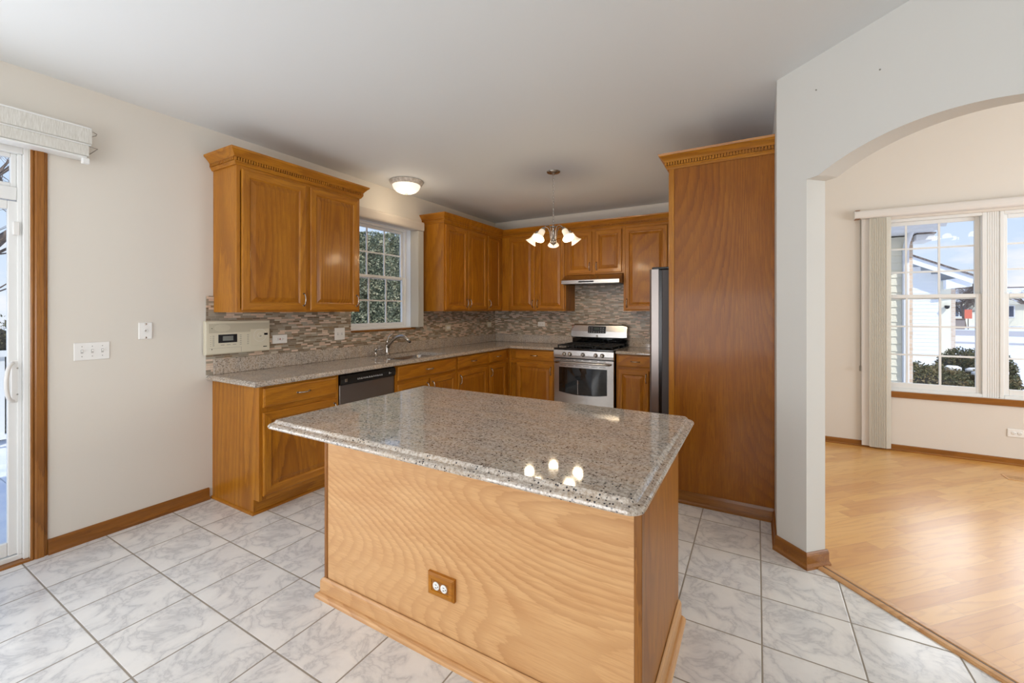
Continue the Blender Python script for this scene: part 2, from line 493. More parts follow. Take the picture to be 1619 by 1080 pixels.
# ---------------------------------------------------------------- mesh builder
class MB:
    def __init__(s):
        s.bm = bmesh.new()

    def box(s, x0, x1, y0, y1, z0, z1, bev=0.0, mi=0, rot=None, seg=1):
        b = bmesh.new()
        bmesh.ops.create_cube(b, size=1)
        for v in b.verts:
            v.co = Vector((x0 + (v.co.x + .5) * (x1 - x0), y0 + (v.co.y + .5) * (y1 - y0), z0 + (v.co.z + .5) * (z1 - z0)))
        if bev > 0:
            bmesh.ops.bevel(b, geom=b.edges[:], offset=bev, segments=seg, affect='EDGES', profile=.5)
        s._merge(b, mi, rot)
        return s

    def _merge(s, b, mi, mat=None, smooth=False):
        mp = {}
        for v in b.verts:
            mp[v] = s.bm.verts.new(mat @ v.co if mat is not None else v.co)
        for f in b.faces:
            try:
                n = s.bm.faces.new([mp[v] for v in f.verts])
                n.material_index = mi
                n.smooth = smooth or f.smooth
            except ValueError:
                pass
        b.free()

    def faces(s, vs, fs, mi=0, smooth=False):
        V = [s.bm.verts.new(v) for v in vs]
        for f in fs:
            try:
                n = s.bm.faces.new([V[i] for i in f])
                n.material_index = mi
                n.smooth = smooth
            except ValueError:
                pass
        return V

    def rings(s, loops, cap0=True, cap1=True, mi=0, smooth=False, mis=None, close=True):
        """loft between equally sized loops of points"""
        L = [[s.bm.verts.new(p) for p in lp] for lp in loops]
        n = len(L[0])
        for a, b in zip(L[:-1], L[1:]):
            for i in range(n if close else n - 1):
                j = (i + 1) % n
                f = s.bm.faces.new((a[i], a[j], b[j], b[i]))
                f.material_index = mis[i] if mis else mi
                f.smooth = smooth
        if cap0:
            f = s.bm.faces.new(L[0][::-1])
            f.material_index = mi
        if cap1:
            f = s.bm.faces.new(L[-1])
            f.material_index = mi
        return L

    def tube(s, pts, r, n=10, mi=0, caps=True, flat=1.0):
        pts = [Vector(p) for p in pts]
        rr = r if isinstance(r, (list, tuple)) else [r] * len(pts)
        loops = []
        up = None
        for i, p in enumerate(pts):
            t = (pts[min(i + 1, len(pts) - 1)] - pts[max(i - 1, 0)]).normalized()
            if up is None:
                up = Vector((0, 0, 1)) if abs(t.z) < .9 else Vector((1, 0, 0))
            a = t.cross(up).normalized()
            b = a.cross(t).normalized()
            up = b
            loops.append([p + a * math.cos(2 * PI * k / n) * rr[i] + b * math.sin(2 * PI * k / n) * rr[i] * flat for k in range(n)])
        s.rings(loops, caps, caps, mi, True)
        return s

    def lathe(s, prof, c=(0, 0, 0), n=24, mi=0, mat=None, cap=False):
        """prof: list of (r, z)"""
        c = Vector(c)
        loops = []
        for r, z in prof:
            lp = []
            for k in range(n):
                v = Vector((r * math.cos(2 * PI * k / n), r * math.sin(2 * PI * k / n), z))
                if mat is not None:
                    v = mat @ v
                lp.append(v + c)
            loops.append(lp)
        s.rings(loops, cap, cap, mi, True)
        return s

    def extrude(s, prof, p0, p1, out, up=(0, 0, 1), mi=0, m0=0, m1=0):
        """profile [(o, u)] swept from p0 to p1; out = outward vector. m0/m1: mitre, shift along the run per unit outward"""
        p0, p1, out, up = Vector(p0), Vector(p1), Vector(out), Vector(up)
        t = (p1 - p0).normalized()
        A = [p0 + out * o + up * u - t * (o * m0) for o, u in prof]
        B = [p1 + out * o + up * u + t * (o * m1) for o, u in prof]
        s.rings([A, B], True, True, mi)
        return s

    def build(s, name, mats, parent=None):
        bmesh.ops.recalc_face_normals(s.bm, faces=s.bm.faces[:])
        me = bpy.data.meshes.new(name)
        s.bm.to_mesh(me)
        s.bm.free()
        for m in (mats if isinstance(mats, (list, tuple)) else [mats]):
            me.materials.append(m)
        o = bpy.data.objects.new(name, me)
        col.objects.link(o)
        if parent is not None:
            o.parent = parent
        return o


def box(name, m, parent, *a, bev=0.0, seg=1):
    return MB().box(*a, bev=bev, seg=seg).build(name, m, parent)


def tag(o, label=None, cat=None, group=None, kind=None):
    if label:
        o['label'] = label
    if cat:
        o['category'] = cat
    if group:
        o['group'] = group
    if kind:
        o['kind'] = kind
    return o


def thing(name, label, cat, loc=(0, 0, 0), rz=0.0, group=None):
    o = bpy.data.objects.new(name, None)
    o.empty_display_size = .05
    o.location = loc
    o.rotation_euler = (0, 0, rz)
    col.objects.link(o)
    return tag(o, label, cat, group)


def copy_tree(o, parent=None):
    c = o.copy()
    col.objects.link(c)
    c.parent = parent
    for ch in [x for x in bpy.data.objects if x.parent == o]:
        copy_tree(ch, c)
    return c


def struct(o):
    o['kind'] = 'structure'
    return o


def wall_with_holes(u0, u1, z0, z1, holes, thick, place):
    """grid wall: u along the run, holes [(ua,ub,za,zb)], place(u, t, z) -> point, t from 0 (room face) to thick"""
    us = sorted({u0, u1, *[h[0] for h in holes], *[h[1] for h in holes]})
    zs = sorted({z0, z1, *[h[2] for h in holes], *[h[3] for h in holes]})
    mb = MB()
    for a, b in zip(us[:-1], us[1:]):
        for c, d in zip(zs[:-1], zs[1:]):
            if any(h[0] <= a and b <= h[1] and h[2] <= c and d <= h[3] for h in holes):
                continue
            P = [place(u, t, z) for t in (0, thick) for z in (c, d) for u in (a, b)]
            mb.faces(P, [(0, 1, 3, 2), (4, 6, 7, 5), (0, 2, 6, 4), (1, 5, 7, 3), (0, 4, 5, 1), (2, 3, 7, 6)])
    bm = mb.bm
    bmesh.ops.remove_doubles(bm, verts=bm.verts[:], dist=1e-5)
    # interior partitions between cells appear twice: drop them
    seen = {}
    for f in list(bm.faces):
        k = tuple(sorted(v.index for v in f.verts))
    bm.verts.index_update()
    for f in list(bm.faces):
        seen.setdefault(tuple(sorted(v.index for v in f.verts)), []).append(f)
    bmesh.ops.delete(bm, geom=[f for fs in seen.values() if len(fs) > 1 for f in fs], context='FACES')
    return mb


# ================================================================== SETTING
REAR, RX = -2.7, 1.15          # rear wall, right wall of the breakfast end
DCH = 3.7                      # dining ceiling
D0 = Vector((.1, 2.92, 0))     # start of the diagonal wall, front face x + y = 3.02
S2 = 1 / math.sqrt(2)


def dpt(s, t, z):
    """s along the diagonal wall from its left end of the opening, t through its thickness"""
    return Vector((.231 + s * S2 + t * S2, 2.789 - s * S2 + t * S2, z))


# floors
mb = MB()
mb.faces([(LW, REAR, 0), (RX + .6, REAR, 0), (RX + .6, 1.41, 0), (.20, 2.96, 0), (XR, 3.02, 0), (XR, BW, 0), (LW, BW, 0)], [(0, 1, 2, 3, 4, 5, 6)])
struct(mb.build('floor', TILE))
mb = MB()
mb.faces([(.20, 2.96, .0), (XR + .11, 3.1, 0), (XR + .11, BW, 0), (4.8, BW, 0), (4.8, -.3, 0), (3.46, -.3, 0)], [(0, 1, 2, 3, 4, 5)])
o = mb.build('floor_dining', PLANK)
o.location.z = .003
struct(o)
# ceilings
mb = MB()
cpl = [(LW - .15, REAR - .12), (RX + .12, REAR - .12), (RX + .12, 1.90), (XR + .05, 2.99), (XR + .05, BW + .15), (LW - .15, BW + .15)]
mb.rings([[(x, y, z) for x, y in cpl] for z in (CH, CH + .12)])
struct(mb.build('ceiling', PAINTC))
# left wall with patio door and kitchen window openings
DY0, DY1, DZ = -1.12, .705, 2.31
KW = (2.86, 3.72, 1.19, 2.34)
struct(wall_with_holes(REAR, BW + .15, 0, CH, [(DY0, DY1, 0, DZ), KW], .15, lambda u, t, z: Vector((LW - t, u, z))).build('wall_left', PAINT))
DW = (.98, 2.78, .59, 2.30)
struct(wall_with_holes(LW, XR + .06, 0, CH, [], .15, lambda u, t, z: Vector((u, BW + t, z))).build('wall_back', PAINT))
struct(wall_with_holes(XR + .06, 4.95, 0, DCH, [DW], .15, lambda u, t, z: Vector((u, BW + t, z))).build('wall_dining', PAINTD))
struct(wall_with_holes(2.98, BW, 0, DCH, [], .12, lambda u, t, z: Vector((XR + t, u, z))).build('wall_right', PAINTR))
struct(wall_with_holes(LW, RX + .1, 0, CH, [], .12, lambda u, t, z: Vector((u, REAR - t, z))).build('wall_rear', PAINT))
struct(wall_with_holes(REAR, 1.86, 0, CH, [], .12, lambda u, t, z: Vector((RX + t, u, z))).build('wall_breakfast', PAINTR))
struct(wall_with_holes(-.3, BW, 0, DCH, [], .12, lambda u, t, z: Vector((4.8 + t, u, z))).build('wall_dining_right', PAINTD))
struct(wall_with_holes(RX + .12, 4.8, 0, DCH, [], .12, lambda u, t, z: Vector((u, -.3 - t, z))).build('wall_dining_near', PAINTD))
mb = MB()
mb.box(XR + .05, 4.95, -.45, BW + .15, DCH, DCH + .1)
struct(mb.build('ceiling_dining', PAINTC))
# diagonal wall with a segmental arch
WS, WE = -.186, 1.30
AW, SP, RA = 1.04, 2.105, 1.0625
arc = [(0.0, SP), (.06, SP + .001)]
for k in range(0, 33):
    s = .07 + .90 * k / 32
    arc.append((s, 2.108 + math.sqrt(RA * RA - (s - .52) ** 2) - math.sqrt(RA * RA - .45 ** 2)))
arc += [(AW - .06, SP + .001), (AW, SP)]
mb = MB()
TH = .13
outline = [(WS, 0), (WS, DCH), (WE, DCH), (WE, 0), (AW, 0)] + [p for p in arc[::-1]] + [(0, 0)]
fr = [mb.bm.verts.new(dpt(s, 0, z)) for s, z in outline]
bk = [mb.bm.verts.new(dpt(s, TH, z)) for s, z in outline]
n = len(outline)
for i in range(n):
    j = (i + 1) % n
    mb.bm.faces.new((fr[i], fr[j], bk[j], bk[i]))
for lp in (fr, bk):
    es = []
    for i in range(n):
        e = mb.bm.edges.get((lp[i], lp[(i + 1) % n]))
        es.append(e)
    bmesh.ops.triangle_fill(mb.bm, edges=es, use_beauty=True)
struct(mb.build('wall_arch', PAINTR))

# ---------------------------------------------------------------- baseboards and trims
BASEP = [(0, 0), (.022, 0), (.022, .014), (.014, .022), (.012, .028), (.012, .070), (.008, .080), (.004, .085), (0, .085)]


def baseboard(name, p0, p1, out, m, m0=0, m1=0, prof=BASEP):
    return struct(MB().extrude(prof, p0, p1, out, m0=m0, m1=m1).build(name, m))


baseboard('baseboard_left', (LW, .772, 0), (LW, 1.598, 0), (1, 0, 0), DTRIM[1])
baseboard('baseboard_left_rear', (LW, REAR, 0), (LW, DY0 - .068, 0), (1, 0, 0), DTRIM[1])
dv = Vector((S2, -S2, 0))
baseboard('baseboard_arch', dpt(WS, 0, 0), dpt(0, 0, 0), (-S2, -S2, 0), DTRIM[0], m0=.41, m1=1)
baseboard('baseboard_jamb', dpt(0, 0, 0), dpt(0, TH + .01, 0), (S2, -S2, 0), DTRIM[0], m0=1, m1=.3)
baseboard('baseboard_right', (XR, 3.262, 0), (XR, 2.92, 0), (-1, 0, 0), DTRIM[1], m0=0, m1=.41)
baseboard('baseboard_dining', (XR + .12, BW, 0), (4.8, BW, 0), (0, -1, 0), DTRIM[0],
          prof=[(0, 0), (.02, 0), (.02, .012), (.012, .02), (.012, .055), (.004, .062), (0, .062)])
# threshold between tile and oak
mb = MB()
TP = [(0, 0), (0, .006), (.012, .010), (.030, .011), (.034, .007), (.042, .007), (.046, .011), (.072, .009), (.085, .0)]
mb.extrude(TP, dpt(.005, .052, 0), dpt(AW - .005, .052, 0), (S2, S2, 0))
struct(mb.build('trim_1', PINE[0]))
mb = MB()
mb.extrude([(.0335, .0068), (.0335, .0082), (.0425, .0082), (.0425, .0068)], dpt(.005, .052, 0), dpt(AW - .005, .052, 0), (S2, S2, 0))
struct(mb.build('trim_1_groove', new_mat('grey_threshold_inlay', lin(110, 98, 90), .5)[0]))
# patio door casing
CP = [(0, 0), (.010, 0), (.013, .004), (.013, .010), (.008, .013), (.016, .022), (.018, .050), (.012, .053), (.012, .058), (.008, .066), (0, .066)]
mb = MB()
mb.extrude([(o_, u_) for o_, u_ in CP], (LW, DY1, 0), (LW, DY1, DZ + .066), (1, 0, 0), (0, 1, 0))
mb.extrude([(o_, -u_) for o_, u_ in CP], (LW, DY0, 0), (LW, DY0, DZ + .066), (1, 0, 0), (0, 1, 0))
struct(mb.build('trim_2', DTRIM[2]))
mb = MB()
mb.extrude([(o_, u_) for o_, u_ in CP], (LW, DY0, DZ), (LW, DY1, DZ), (1, 0, 0), (0, 0, 1))
struct(mb.build('trim_3', DTRIM[1]))
mb = MB()
mb.box(LW - .14, LW + .012, DY0, DY1, 0, .012)
struct(mb.build('trim_4', DTRIM[1]))

# ---------------------------------------------------------------- patio door (door_1)
door1 = thing('door_1', None, None, (0, 0, 0))
struct(door1)
mb = MB()
xo, xi = LW - .12, LW - .035
for a in ((DY0, DY0 + .03, .012, DZ), (DY1 - .022, DY1, .012, DZ)):
    mb.box(xo, xi + .02, a[0], a[1], a[2], a[3], .003)
mb.box(xo, xi + .02, DY0 + .03, DY1 - .022, 2.262, DZ, .003)
mb.box(xo, xi - .001, DY0 + .03, DY1 - .0405, 2.005, 2.078, .004)
mb.box(xo, xi, DY0 + .03, DY1 - .022, .012, .04, .003)
mb.box(xo + .02, xi, DY1 - .040, DY1 - .022, .04, 2.262, .003)
mb.build('door_frame', VINYL, door1)


def vframe(mb, x0, x1, y0, y1, z0, z1, w, bev=.003, wb=None):
    wb = wb or w
    mb.box(x0, x1, y0, y0 + w, z0, z1, bev)
    mb.box(x0, x1, y1 - w, y1, z0, z1, bev)
    mb.box(x0, x1, y0 + w, y1 - w, z1 - w, z1, bev)
    mb.box(x0, x1, y0 + w, y1 - w, z0, z0 + wb, bev)


mb = MB()
for (a, b) in ((DY0 + .03, -.24), (-.20, DY1 - .040)):
    vframe(mb, LW - .085, LW - .05, a, b, 2.078, 2.262, .022)
mb.box(LW - .1, LW - .04, -.24, -.20, 2.078, 2.262, .003)
mb.build('transom_sash', VINYL, door1)
mb = MB()
mb.box(LW - .07, LW - .064, -.18, DY1 - .058, 2.096, 2.244)
mb.box(LW - .07, LW - .064, DY0 + .05, -.26, 2.096, 2.244)
mb.build('transom_glass', GLASS, door1)
mb = MB()
vframe(mb, LW - .075, LW - .045, -.24, DY1 - .026, .045, 2.0, .048, .004, .075)
sp_ = mb.build('sliding_panel', VINYL, door1)
MB().box(LW - .063, LW - .057, -.20, DY1 - .070, .10, 1.96).build('door_glass', GLASS, sp_)
mb = MB()
vframe(mb, LW - .115, LW - .085, DY0 + .03, -.18, .045, 2.0, .055, .004, .075)
fp_ = mb.build('fixed_panel', VINYL, door1)
MB().box(LW - .103, LW - .097, DY0 + .07, -.22, .10, 1.96).build('door_glass', GLASS, fp_)
# handle: back plate and bowed grip
mb = MB()
hy0 = DY1 - .046
mb.box(LW - .045, LW - .036, hy0 - .018, hy0 + .016, .885, 1.118, .004)
mb.build('handle_plate', PLASTIC, sp_)
hpts = []
for k in range(15):
    a = PI * k / 14
    hpts.append((LW - .040 + .045 * math.sin(a) ** .7, hy0 - .012 - .030 * math.sin(a), 1.0 + .105 * math.cos(a)))
MB().tube(hpts, .0095, 10).build('door_handle', PLASTIC, sp_)
for z in (.93, 1.075):
    mb = MB()
    mb.lathe([(.004, 0), (.004, .002), (0.0005, .003)], (LW - .036, hy0 + .006, z), 8, mat=Matrix.Rotation(PI / 2, 3, 'Y'))
    mb.build('screw', NICKEL, sp_)
mb = MB()
mb.box(LW - .045, LW - .022, hy0 - .012, hy0 + .012, 1.81, 1.885, .003)
mb.build('child_latch', PLASTIC, sp_)
box('latch_catch', IVORY, door1, LW - .036, LW - .020, DY1 - .020, DY1 - .010, 1.83, 1.862, bev=.002)

# ---------------------------------------------------------------- kitchen window (window_1)
win1 = thing('window_1', None, None)
struct(win1)
mb = MB()
kx0, kx1 = LW - .14, LW - .07
vframe(mb, kx0, kx1, KW[0], KW[1], KW[2], KW[3], .032)
mb.box(kx1, LW + .0, KW[1] - .008, KW[1], KW[2], KW[3])
mb.box(kx1, LW + .0, KW[0], KW[0] + .008, KW[2], KW[3])
mb.box(kx1, LW + .0, KW[0] + .008, KW[1] - .008, KW[3] - .008, KW[3])
mb.box(kx1, LW + .002, KW[0] + .008, KW[1] - .008, KW[2], KW[2] + .010)
mb.build('window_frame', VINYL, win1)


def sash(parent, x0, x1, y0, y1, z0, z1, w, cols, rows, place_x=True, bot=None):
    """sash of a double hung window in a wall facing x (place_x) or y"""
    def bx(mb, a0, a1, b0, b1, c0, c1, bev=0.0):
        if place_x:
            mb.box(a0, a1, b0, b1, c0, c1, bev)
        else:
            mb.box(b0, b1, a0, a1, c0, c1, bev)
    mb = MB()
    wb = bot or w
    bx(mb, x0, x1, y0, y0 + w, z0, z1, .003)
    bx(mb, x0, x1, y1 - w, y1, z0, z1, .003)
    bx(mb, x0, x1, y0 + w, y1 - w, z1 - w, z1, .003)
    bx(mb, x0, x1, y0 + w, y1 - w, z0, z0 + wb, .003)
    s = mb.build('sash', VINYL, parent)
    mb = MB()
    xm = (x0 + x1) / 2
    gy0, gy1, gz0, gz1 = y0 + w, y1 - w, z0 + wb, z1 - w
    for i in range(1, cols):
        y = gy0 + (gy1 - gy0) * i / cols
        bx(mb, xm - .006, xm + .006, y - .008, y + .008, gz0, gz1)
    for i in range(1, rows):
        z = gz0 + (gz1 - gz0) * i / rows
        bx(mb, xm - .0055, xm + .0055, gy0, gy1, z - .008, z + .008)
    mb.build('muntin_grid', VINYL, s)
    mb = MB()
    bx(mb, xm - .003, xm + .003, gy0 - .004, gy1 + .004, gz0 - .004, gz1 + .004)
    mb.build('glass_pane', GLASS, s)
    return s


sash(win1, LW - .128, LW - .103, KW[0] + .032, KW[1] - .032, 1.735, KW[3] - .032, .028, 3, 2)
sash(win1, LW - .100, LW - .075, KW[0] + .032, KW[1] - .032, KW[2] + .032, 1.775, .032, 3, 2)
mb = MB()
mb.box(LW + .0005, LW + .022, KW[0] + .0, KW[1] + .05, 1.168, 1.188, .003)
struct(mb.build('trim_5', DTRIM[1]))

# ---------------------------------------------------------------- dining windows
mb = MB()
win2 = thing('window_2', None, None)
struct(win2)
yA, yB = BW + .03, BW + .12


def yframe(mb, x0, x1, y0, y1, z0, z1, w, bev=.003):
    mb.box(x0, x0 + w, y0, y1, z0, z1, bev)
    mb.box(x1 - w, x1, y0, y1, z0, z1, bev)
    mb.box(x0 + w, x1 - w, y0, y1, z1 - w, z1, bev)
    mb.box(x0 + w, x1 - w, y0, y1, z0, z0 + w, bev)


mb = MB()
yframe(mb, DW[0], 1.83, yA - .012, yB, DW[2], DW[3], .028)
yframe(mb, 1.915, DW[1], yA - .012, yB, DW[2], DW[3], .028)
mb.box(1.83, 1.915, yA - .006, yB, DW[2], DW[3], .003)
for k in range(5):
    mb.box(1.838 + k * .015, 1.846 + k * .015, yA - .009, yA, DW[2], DW[3], .001)
mb.build('window_frame', VINYL, win2)
for (a, b) in ((DW[0] + .028, 1.802), (1.943, DW[1] - .028)):
    sash(win2, yA + .035, yA + .06, a, b, 1.50, DW[3] - .028, .036, 3, 3, False)
    sash(win2, yA + .006, yA + .031, a, b, DW[2] + .028, 1.548, .036, 3, 3, False, bot=.055)
mb = MB()
mb.box(DW[0] - .05, DW[1] + .05, BW - .018, BW + .03, .530, .588, .004)
struct(mb.build('trim_6', DTRIM[0]))

# ================================================================== CABINETRY
# local frame of every cabinet: X along the wall, back at y = 0, front face at y = -depth, Z up


def pull_mesh(mb, c, vert, span=.096, out=.026):
    """arched bar pull centred at c = (x, y_front, z)"""
    x, y, z = c
    pts, rad = [], []
    n = 12
    for k in range(n + 1):
        t = -1 + 2 * k / n
        d = y - .004 - out * (1 - t * t) ** .55
        w = .0042 + .0022 * abs(t) ** 3
        a = t * span / 2
        pts.append((x, d, z + a) if vert else (x + a, d, z))
        rad.append(w)
    mb.tube(pts, rad, 8)
    for sgn in (-1, 1):
        a = sgn * span / 2
        q = (x, y, z + a) if vert else (x + a, y, z)
        mb.lathe([(.0075, 0), (.007, .003), (.004, .006)], q, 10, mat=Matrix.Rotation(PI / 2, 3, 'X'), cap=True)
        mb.lathe([(.0001, .0), (.0058, .001), (.0058, .012)], (q[0], q[1] - .0, q[2]), 8, mat=Matrix.Rotation(PI / 2, 3, 'X'))


def raised_door(name, parent, x0, x1, z0, z1, y, handle=None, mats=None, panel=True):
    """raised panel door on front plane y (outward is -y)"""
    t = .019
    mats = mats or [OAK[2], OAK[0], OAKP]
    mb = MB()
    if panel:
        rg = [(0, 0), (0, -t + .006), (.003, -t + .002), (.009, -t), (.050, -t), (.055, -t + .004), (.059, -t + .009), (.064, -t + .010), (.092, -t + .002), (.095, -t + .001)]
    else:
        rg = [(0, 0), (0, -t + .006), (.003, -t + .003), (.007, -t + .0025), (.012, -t)]
    loops = []
    for i, d in rg:
        loops.append([(x0 + i, y + d, z0 + i), (x1 - i, y + d, z0 + i), (x1 - i, y + d, z1 - i), (x0 + i, y + d, z1 - i)])
    nr = 5 if panel else 4
    if panel:
        L1 = mb.rings(loops[:7], True, False, mis=[1, 0, 1, 0])
        mb.rings(loops[6:], False, True, mi=2)
    else:
        mb.rings(loops, True, True, mi=1)
    bmesh.ops.remove_doubles(mb.bm, verts=mb.bm.verts[:], dist=1e-6)
    d = mb.build(name, mats, parent)
    if handle:
        hb = MB()
        hx, hz, vert = handle
        pull_mesh(hb, (hx, y - t, hz), vert)
        hb.build('handle', NICKEL, d)
    return d


DB, DT = .135, .70        # base door z range
WB, WT = .735, .866       # drawer z range
UB, UT = 1.380, 2.44      # wall cabinet body
UD, BD = .320, .610


def base_cabinet(label, origin, rz, w, fronts, side_l=False, group=None, drawers=None, depth=BD, top=.879):
    """fronts: list of (x0, x1, hinge) doors; drawers: list of (x0,x1,has_handle)"""
    t = thing('base_cabinet', label, 'cabinet', origin, rz, group)
    mb = MB()
    if side_l:
        # finished end panel with the toe notch, 19 mm
        pr = [(0, 0), (-depth + .065, 0), (-depth + .065, .105), (-depth, .105), (-depth, .879), (0, .879)]
        mb.rings([[(x, y, z) for y, z in pr] for x in (0, .019)])
        t_side = mb.build('side_panel', OAK[2], t)
        mb = MB()
        x0 = .019
    else:
        x0 = 0
    mb.box(x0, w, -depth + .0212, 0, .105, top)
    mb.build('carcass', OAK[2], t)
    mb = MB()
    # face frame: stiles, rails
    xs = sorted({0.0 if not side_l else .0191, w})
    st = .030
    mb.box(xs[0], xs[0] + st, -depth, -depth + .021, .105, .879, .001)
    mb.box(w - st, w, -depth, -depth + .021, .105, .879, .001)
    mb.box(xs[0] + st, w - st, -depth, -depth + .021, .845, .879, mi=1)
    mb.box(xs[0] + st, w - st, -depth, -depth + .021, .69, .745, mi=1)
    mb.box(xs[0] + st, w - st, -depth, -depth + .021, .105, .15, mi=1)
    if len(fronts) == 2:
        c = (fronts[0][1] + fronts[1][0]) / 2
        mb.box(c - .025, c + .025, -depth, -depth + .021, .15, .69)
    mb.build('face_frame', [OAK[2], OAK[0]], t)
    box('toe_kick', OAK[0], t, x0, w, -depth + .066, -depth + .085, 0.0, .105)
    for (a, b, hinge) in fronts:
        hx = (b - .028) if hinge == 'L' else (a + .028)
        raised_door('cabinet_door', t, a, b, DB, DT, -depth - .0005, (hx, DT - .085, True))
    for (a, b, hh) in (drawers or []):
        raised_door('drawer_front', t, a, b, WB, WT, -depth - .0005, ((a + b) / 2, (WB + WT) / 2, False) if hh else None, panel=False)
    return t


def wall_cabinet(label, origin, rz, w, doors, z0=UB, z1=UT, depth=UD, group=None, left_end=False, stile_mid=True, ends=(.025, .025)):
    t = thing('wall_cabinet', label, 'cabinet', origin, rz, group)
    h = z1 - z0
    mb = MB()
    mb.box(0, w, -depth + .02, 0, 0, h)
    mb.build('carcass', OAK[2], t)
    mb = MB()
    sl, sr = ends
    mb.box(0, sl, -depth, -depth + .0205, 0, h, .001)
    mb.box(w - sr, w, -depth, -depth + .0205, 0, h, .001)
    mb.box(sl, w - sr, -depth, -depth + .0205, h - .045, h, mi=1)
    mb.box(sl, w - sr, -depth, -depth + .0205, 0, .03, mi=1)
    if len(doors) == 2:
        c = (doors[0][1] + doors[1][0]) / 2
        mb.box(c - .025, c + .025, -depth, -depth + .0205, .03, h - .045)
    mb.build('face_frame', [OAK[2], OAK[0]], t)
    for (a, b, hinge) in doors:
        hx = (b - .026) if hinge == 'L' else (a + .026)
        raised_door('cabinet_door', t, a, b, .015, h - .035, -depth - .0005, (hx, .015 + .085, True))
    return t


A90 = R(90)
# crown profile (outward, up); dentil row sits on the face between 0.022 and 0.040
CRP = [(0, -.012), (.010, -.012), (.016, .000), (.022, .008), (.022, .012), (.011, .0125), (.011, .0375), (.026, .038), (.034, .052), (.052, .072), (.062, .080), (.066, .094), (.0, .094)]


def crown_run(mb, p0, p1, out, m0, m1, den_skip=(0, 0)):
    p0, p1, out = Vector(p0), Vector(p1), Vector(out)
    mb.extrude(CRP, p0, p1, out, m0=m0, m1=m1)
    t = (p1 - p0)
    ln = t.length
    t.normalize()
    a, b = -.026 * m0, ln + .026 * m1
    n = int((b - a) / .0185)
    for k in range(n):
        u = a + .004 + k * .0185
        c0 = p0 + t * u
        q = [c0 + out * .0105 + Vector((0, 0, .0135)), c0 + t * .0115 + out * .0105 + Vector((0, 0, .0135))]
        P = []
        for o_ in (0, .0165):
            for z in (0, .0225):
                for e in q:
                    P.append(e + out * o_ + Vector((0, 0, z)))
        mb.faces(P, [(0, 1, 3, 2), (4, 6, 7, 5), (0, 4, 5, 1), (2, 3, 7, 6), (0, 2, 6, 4), (1, 5, 7, 3)])


# ---- wall cabinets on the left wall
c = wall_cabinet('oak wall cabinet with two raised doors hung left of the kitchen window', (LW + .001, 1.627, UB), A90, 1.075,
                 [(.030, .527, 'L'), (.565, 1.050, 'L')])
mb = MB()
crown_run(mb, (UD, 0, 0), (UD, 1, 0), (1, 0, 0), 0, 0) if False else None
# crown in the cabinet's own frame: front run along X, returns on both ends
crown_run(mb, (0, -UD, UT - UB), (1.075, -UD, UT - UB), (0, -1, 0), 1, 1)
crown_run(mb, (0, 0, UT - UB), (0, -UD, UT - UB), (-1, 0, 0), 0, 1)
crown_run(mb, (1.075, -UD, UT - UB), (1.075, 0, UT - UB), (1, 0, 0), 1, 0)
mb.build('crown_moulding', OAK[0], c)

wall_cabinet('oak wall cabinet with two narrow doors, first to the right of the kitchen window', (LW + .001, 3.925, UB), A90, .915,
             [(.020, .455, 'L'), (.470, .900, 'R')])
wall_cabinet('narrow oak single door wall cabinet in the corner of the left wall', (LW + .001, 4.8405, UB), A90, .404,
             [(.014, .340, 'R')], ends=(.02, .06))
# ---- wall cabinets on the back wall (face at BW - UD)
wall_cabinet('oak wall cabinet with two tall doors hanging left of the range hood', (LW + UD + .001, BW - .001, UB), 0, 1.005 - .011,
             [(.125, .535, 'L'), (.560, .975, 'R')], ends=(.125, .03))
wall_cabinet('short oak wall cabinet with two small doors above the range hood', (-2.194, BW - .001, 1.853), 0, .762,
             [(.020, .358, 'L'), (.400, .745, 'R')], z0=1.853)
wall_cabinet('oak wall cabinet with one wide door between range hood and refrigerator', (-1.431, BW - .001, UB), 0, .60,
             [(.020, .520, 'R')], ends=(.03, .09))
mb = MB()
Z = UT
crown_run(mb, (LW + UD + .001, 3.925, Z), (LW + UD + .001, BW - UD - .001, Z), (1, 0, 0), 1, -1)
crown_run(mb, (LW + .001, 3.925, Z), (LW + UD + .001, 3.925, Z), (0, -1, 0), 0, 1)
crown_run(mb, (LW + UD + .001, BW - UD - .001, Z), (-.831, BW - UD - .001, Z), (0, -1, 0), -1, 0)
tag(mb.build('crown_moulding', OAK[0]), 'long dentil crown moulding running along the corner wall cabinets', 'moulding')

# ---- base cabinets, left run
base_cabinet('oak base cabinet with finished end panel at the near end of the counter', (LW + .001, 1.622, 0), A90, .625,
             [(.022, .600, 'L')], True, drawers=[(.022, .600, True)])
base_cabinet('oak sink base cabinet with two doors beside the dishwasher', (LW + .001, 2.862, 0), A90, .918,
             [(.022, .447, 'L'), (.475, .896, 'R')], drawers=[(.022, .896, True)], top=.66)
base_cabinet('oak base cabinet with drawer and door, right next to the sink cabinet', (LW + .001, 3.7805, 0), A90, .640,
             [(.022, .615, 'R')], drawers=[(.022, .615, True)])
base_cabinet('narrow oak base cabinet with drawer and door nearest the room corner', (LW + .001, 4.421, 0), A90, .532,
             [(.022, .430, 'R')], drawers=[(.022, .430, True)])
# ---- base cabinets, back run
base_cabinet('oak base cabinet with drawer and door directly left of the gas range', (-2.900, BW - .001, 0), 0, .682,
             [(.112, .655, 'L')], drawers=[(.105, .665, True)])
base_cabinet('oak base cabinet with drawer and door between range and refrigerator', (-1.437, BW - .001, 0), 0, .55,
             [(.022, .375, 'L')], drawers=[(.022, .430, True)])
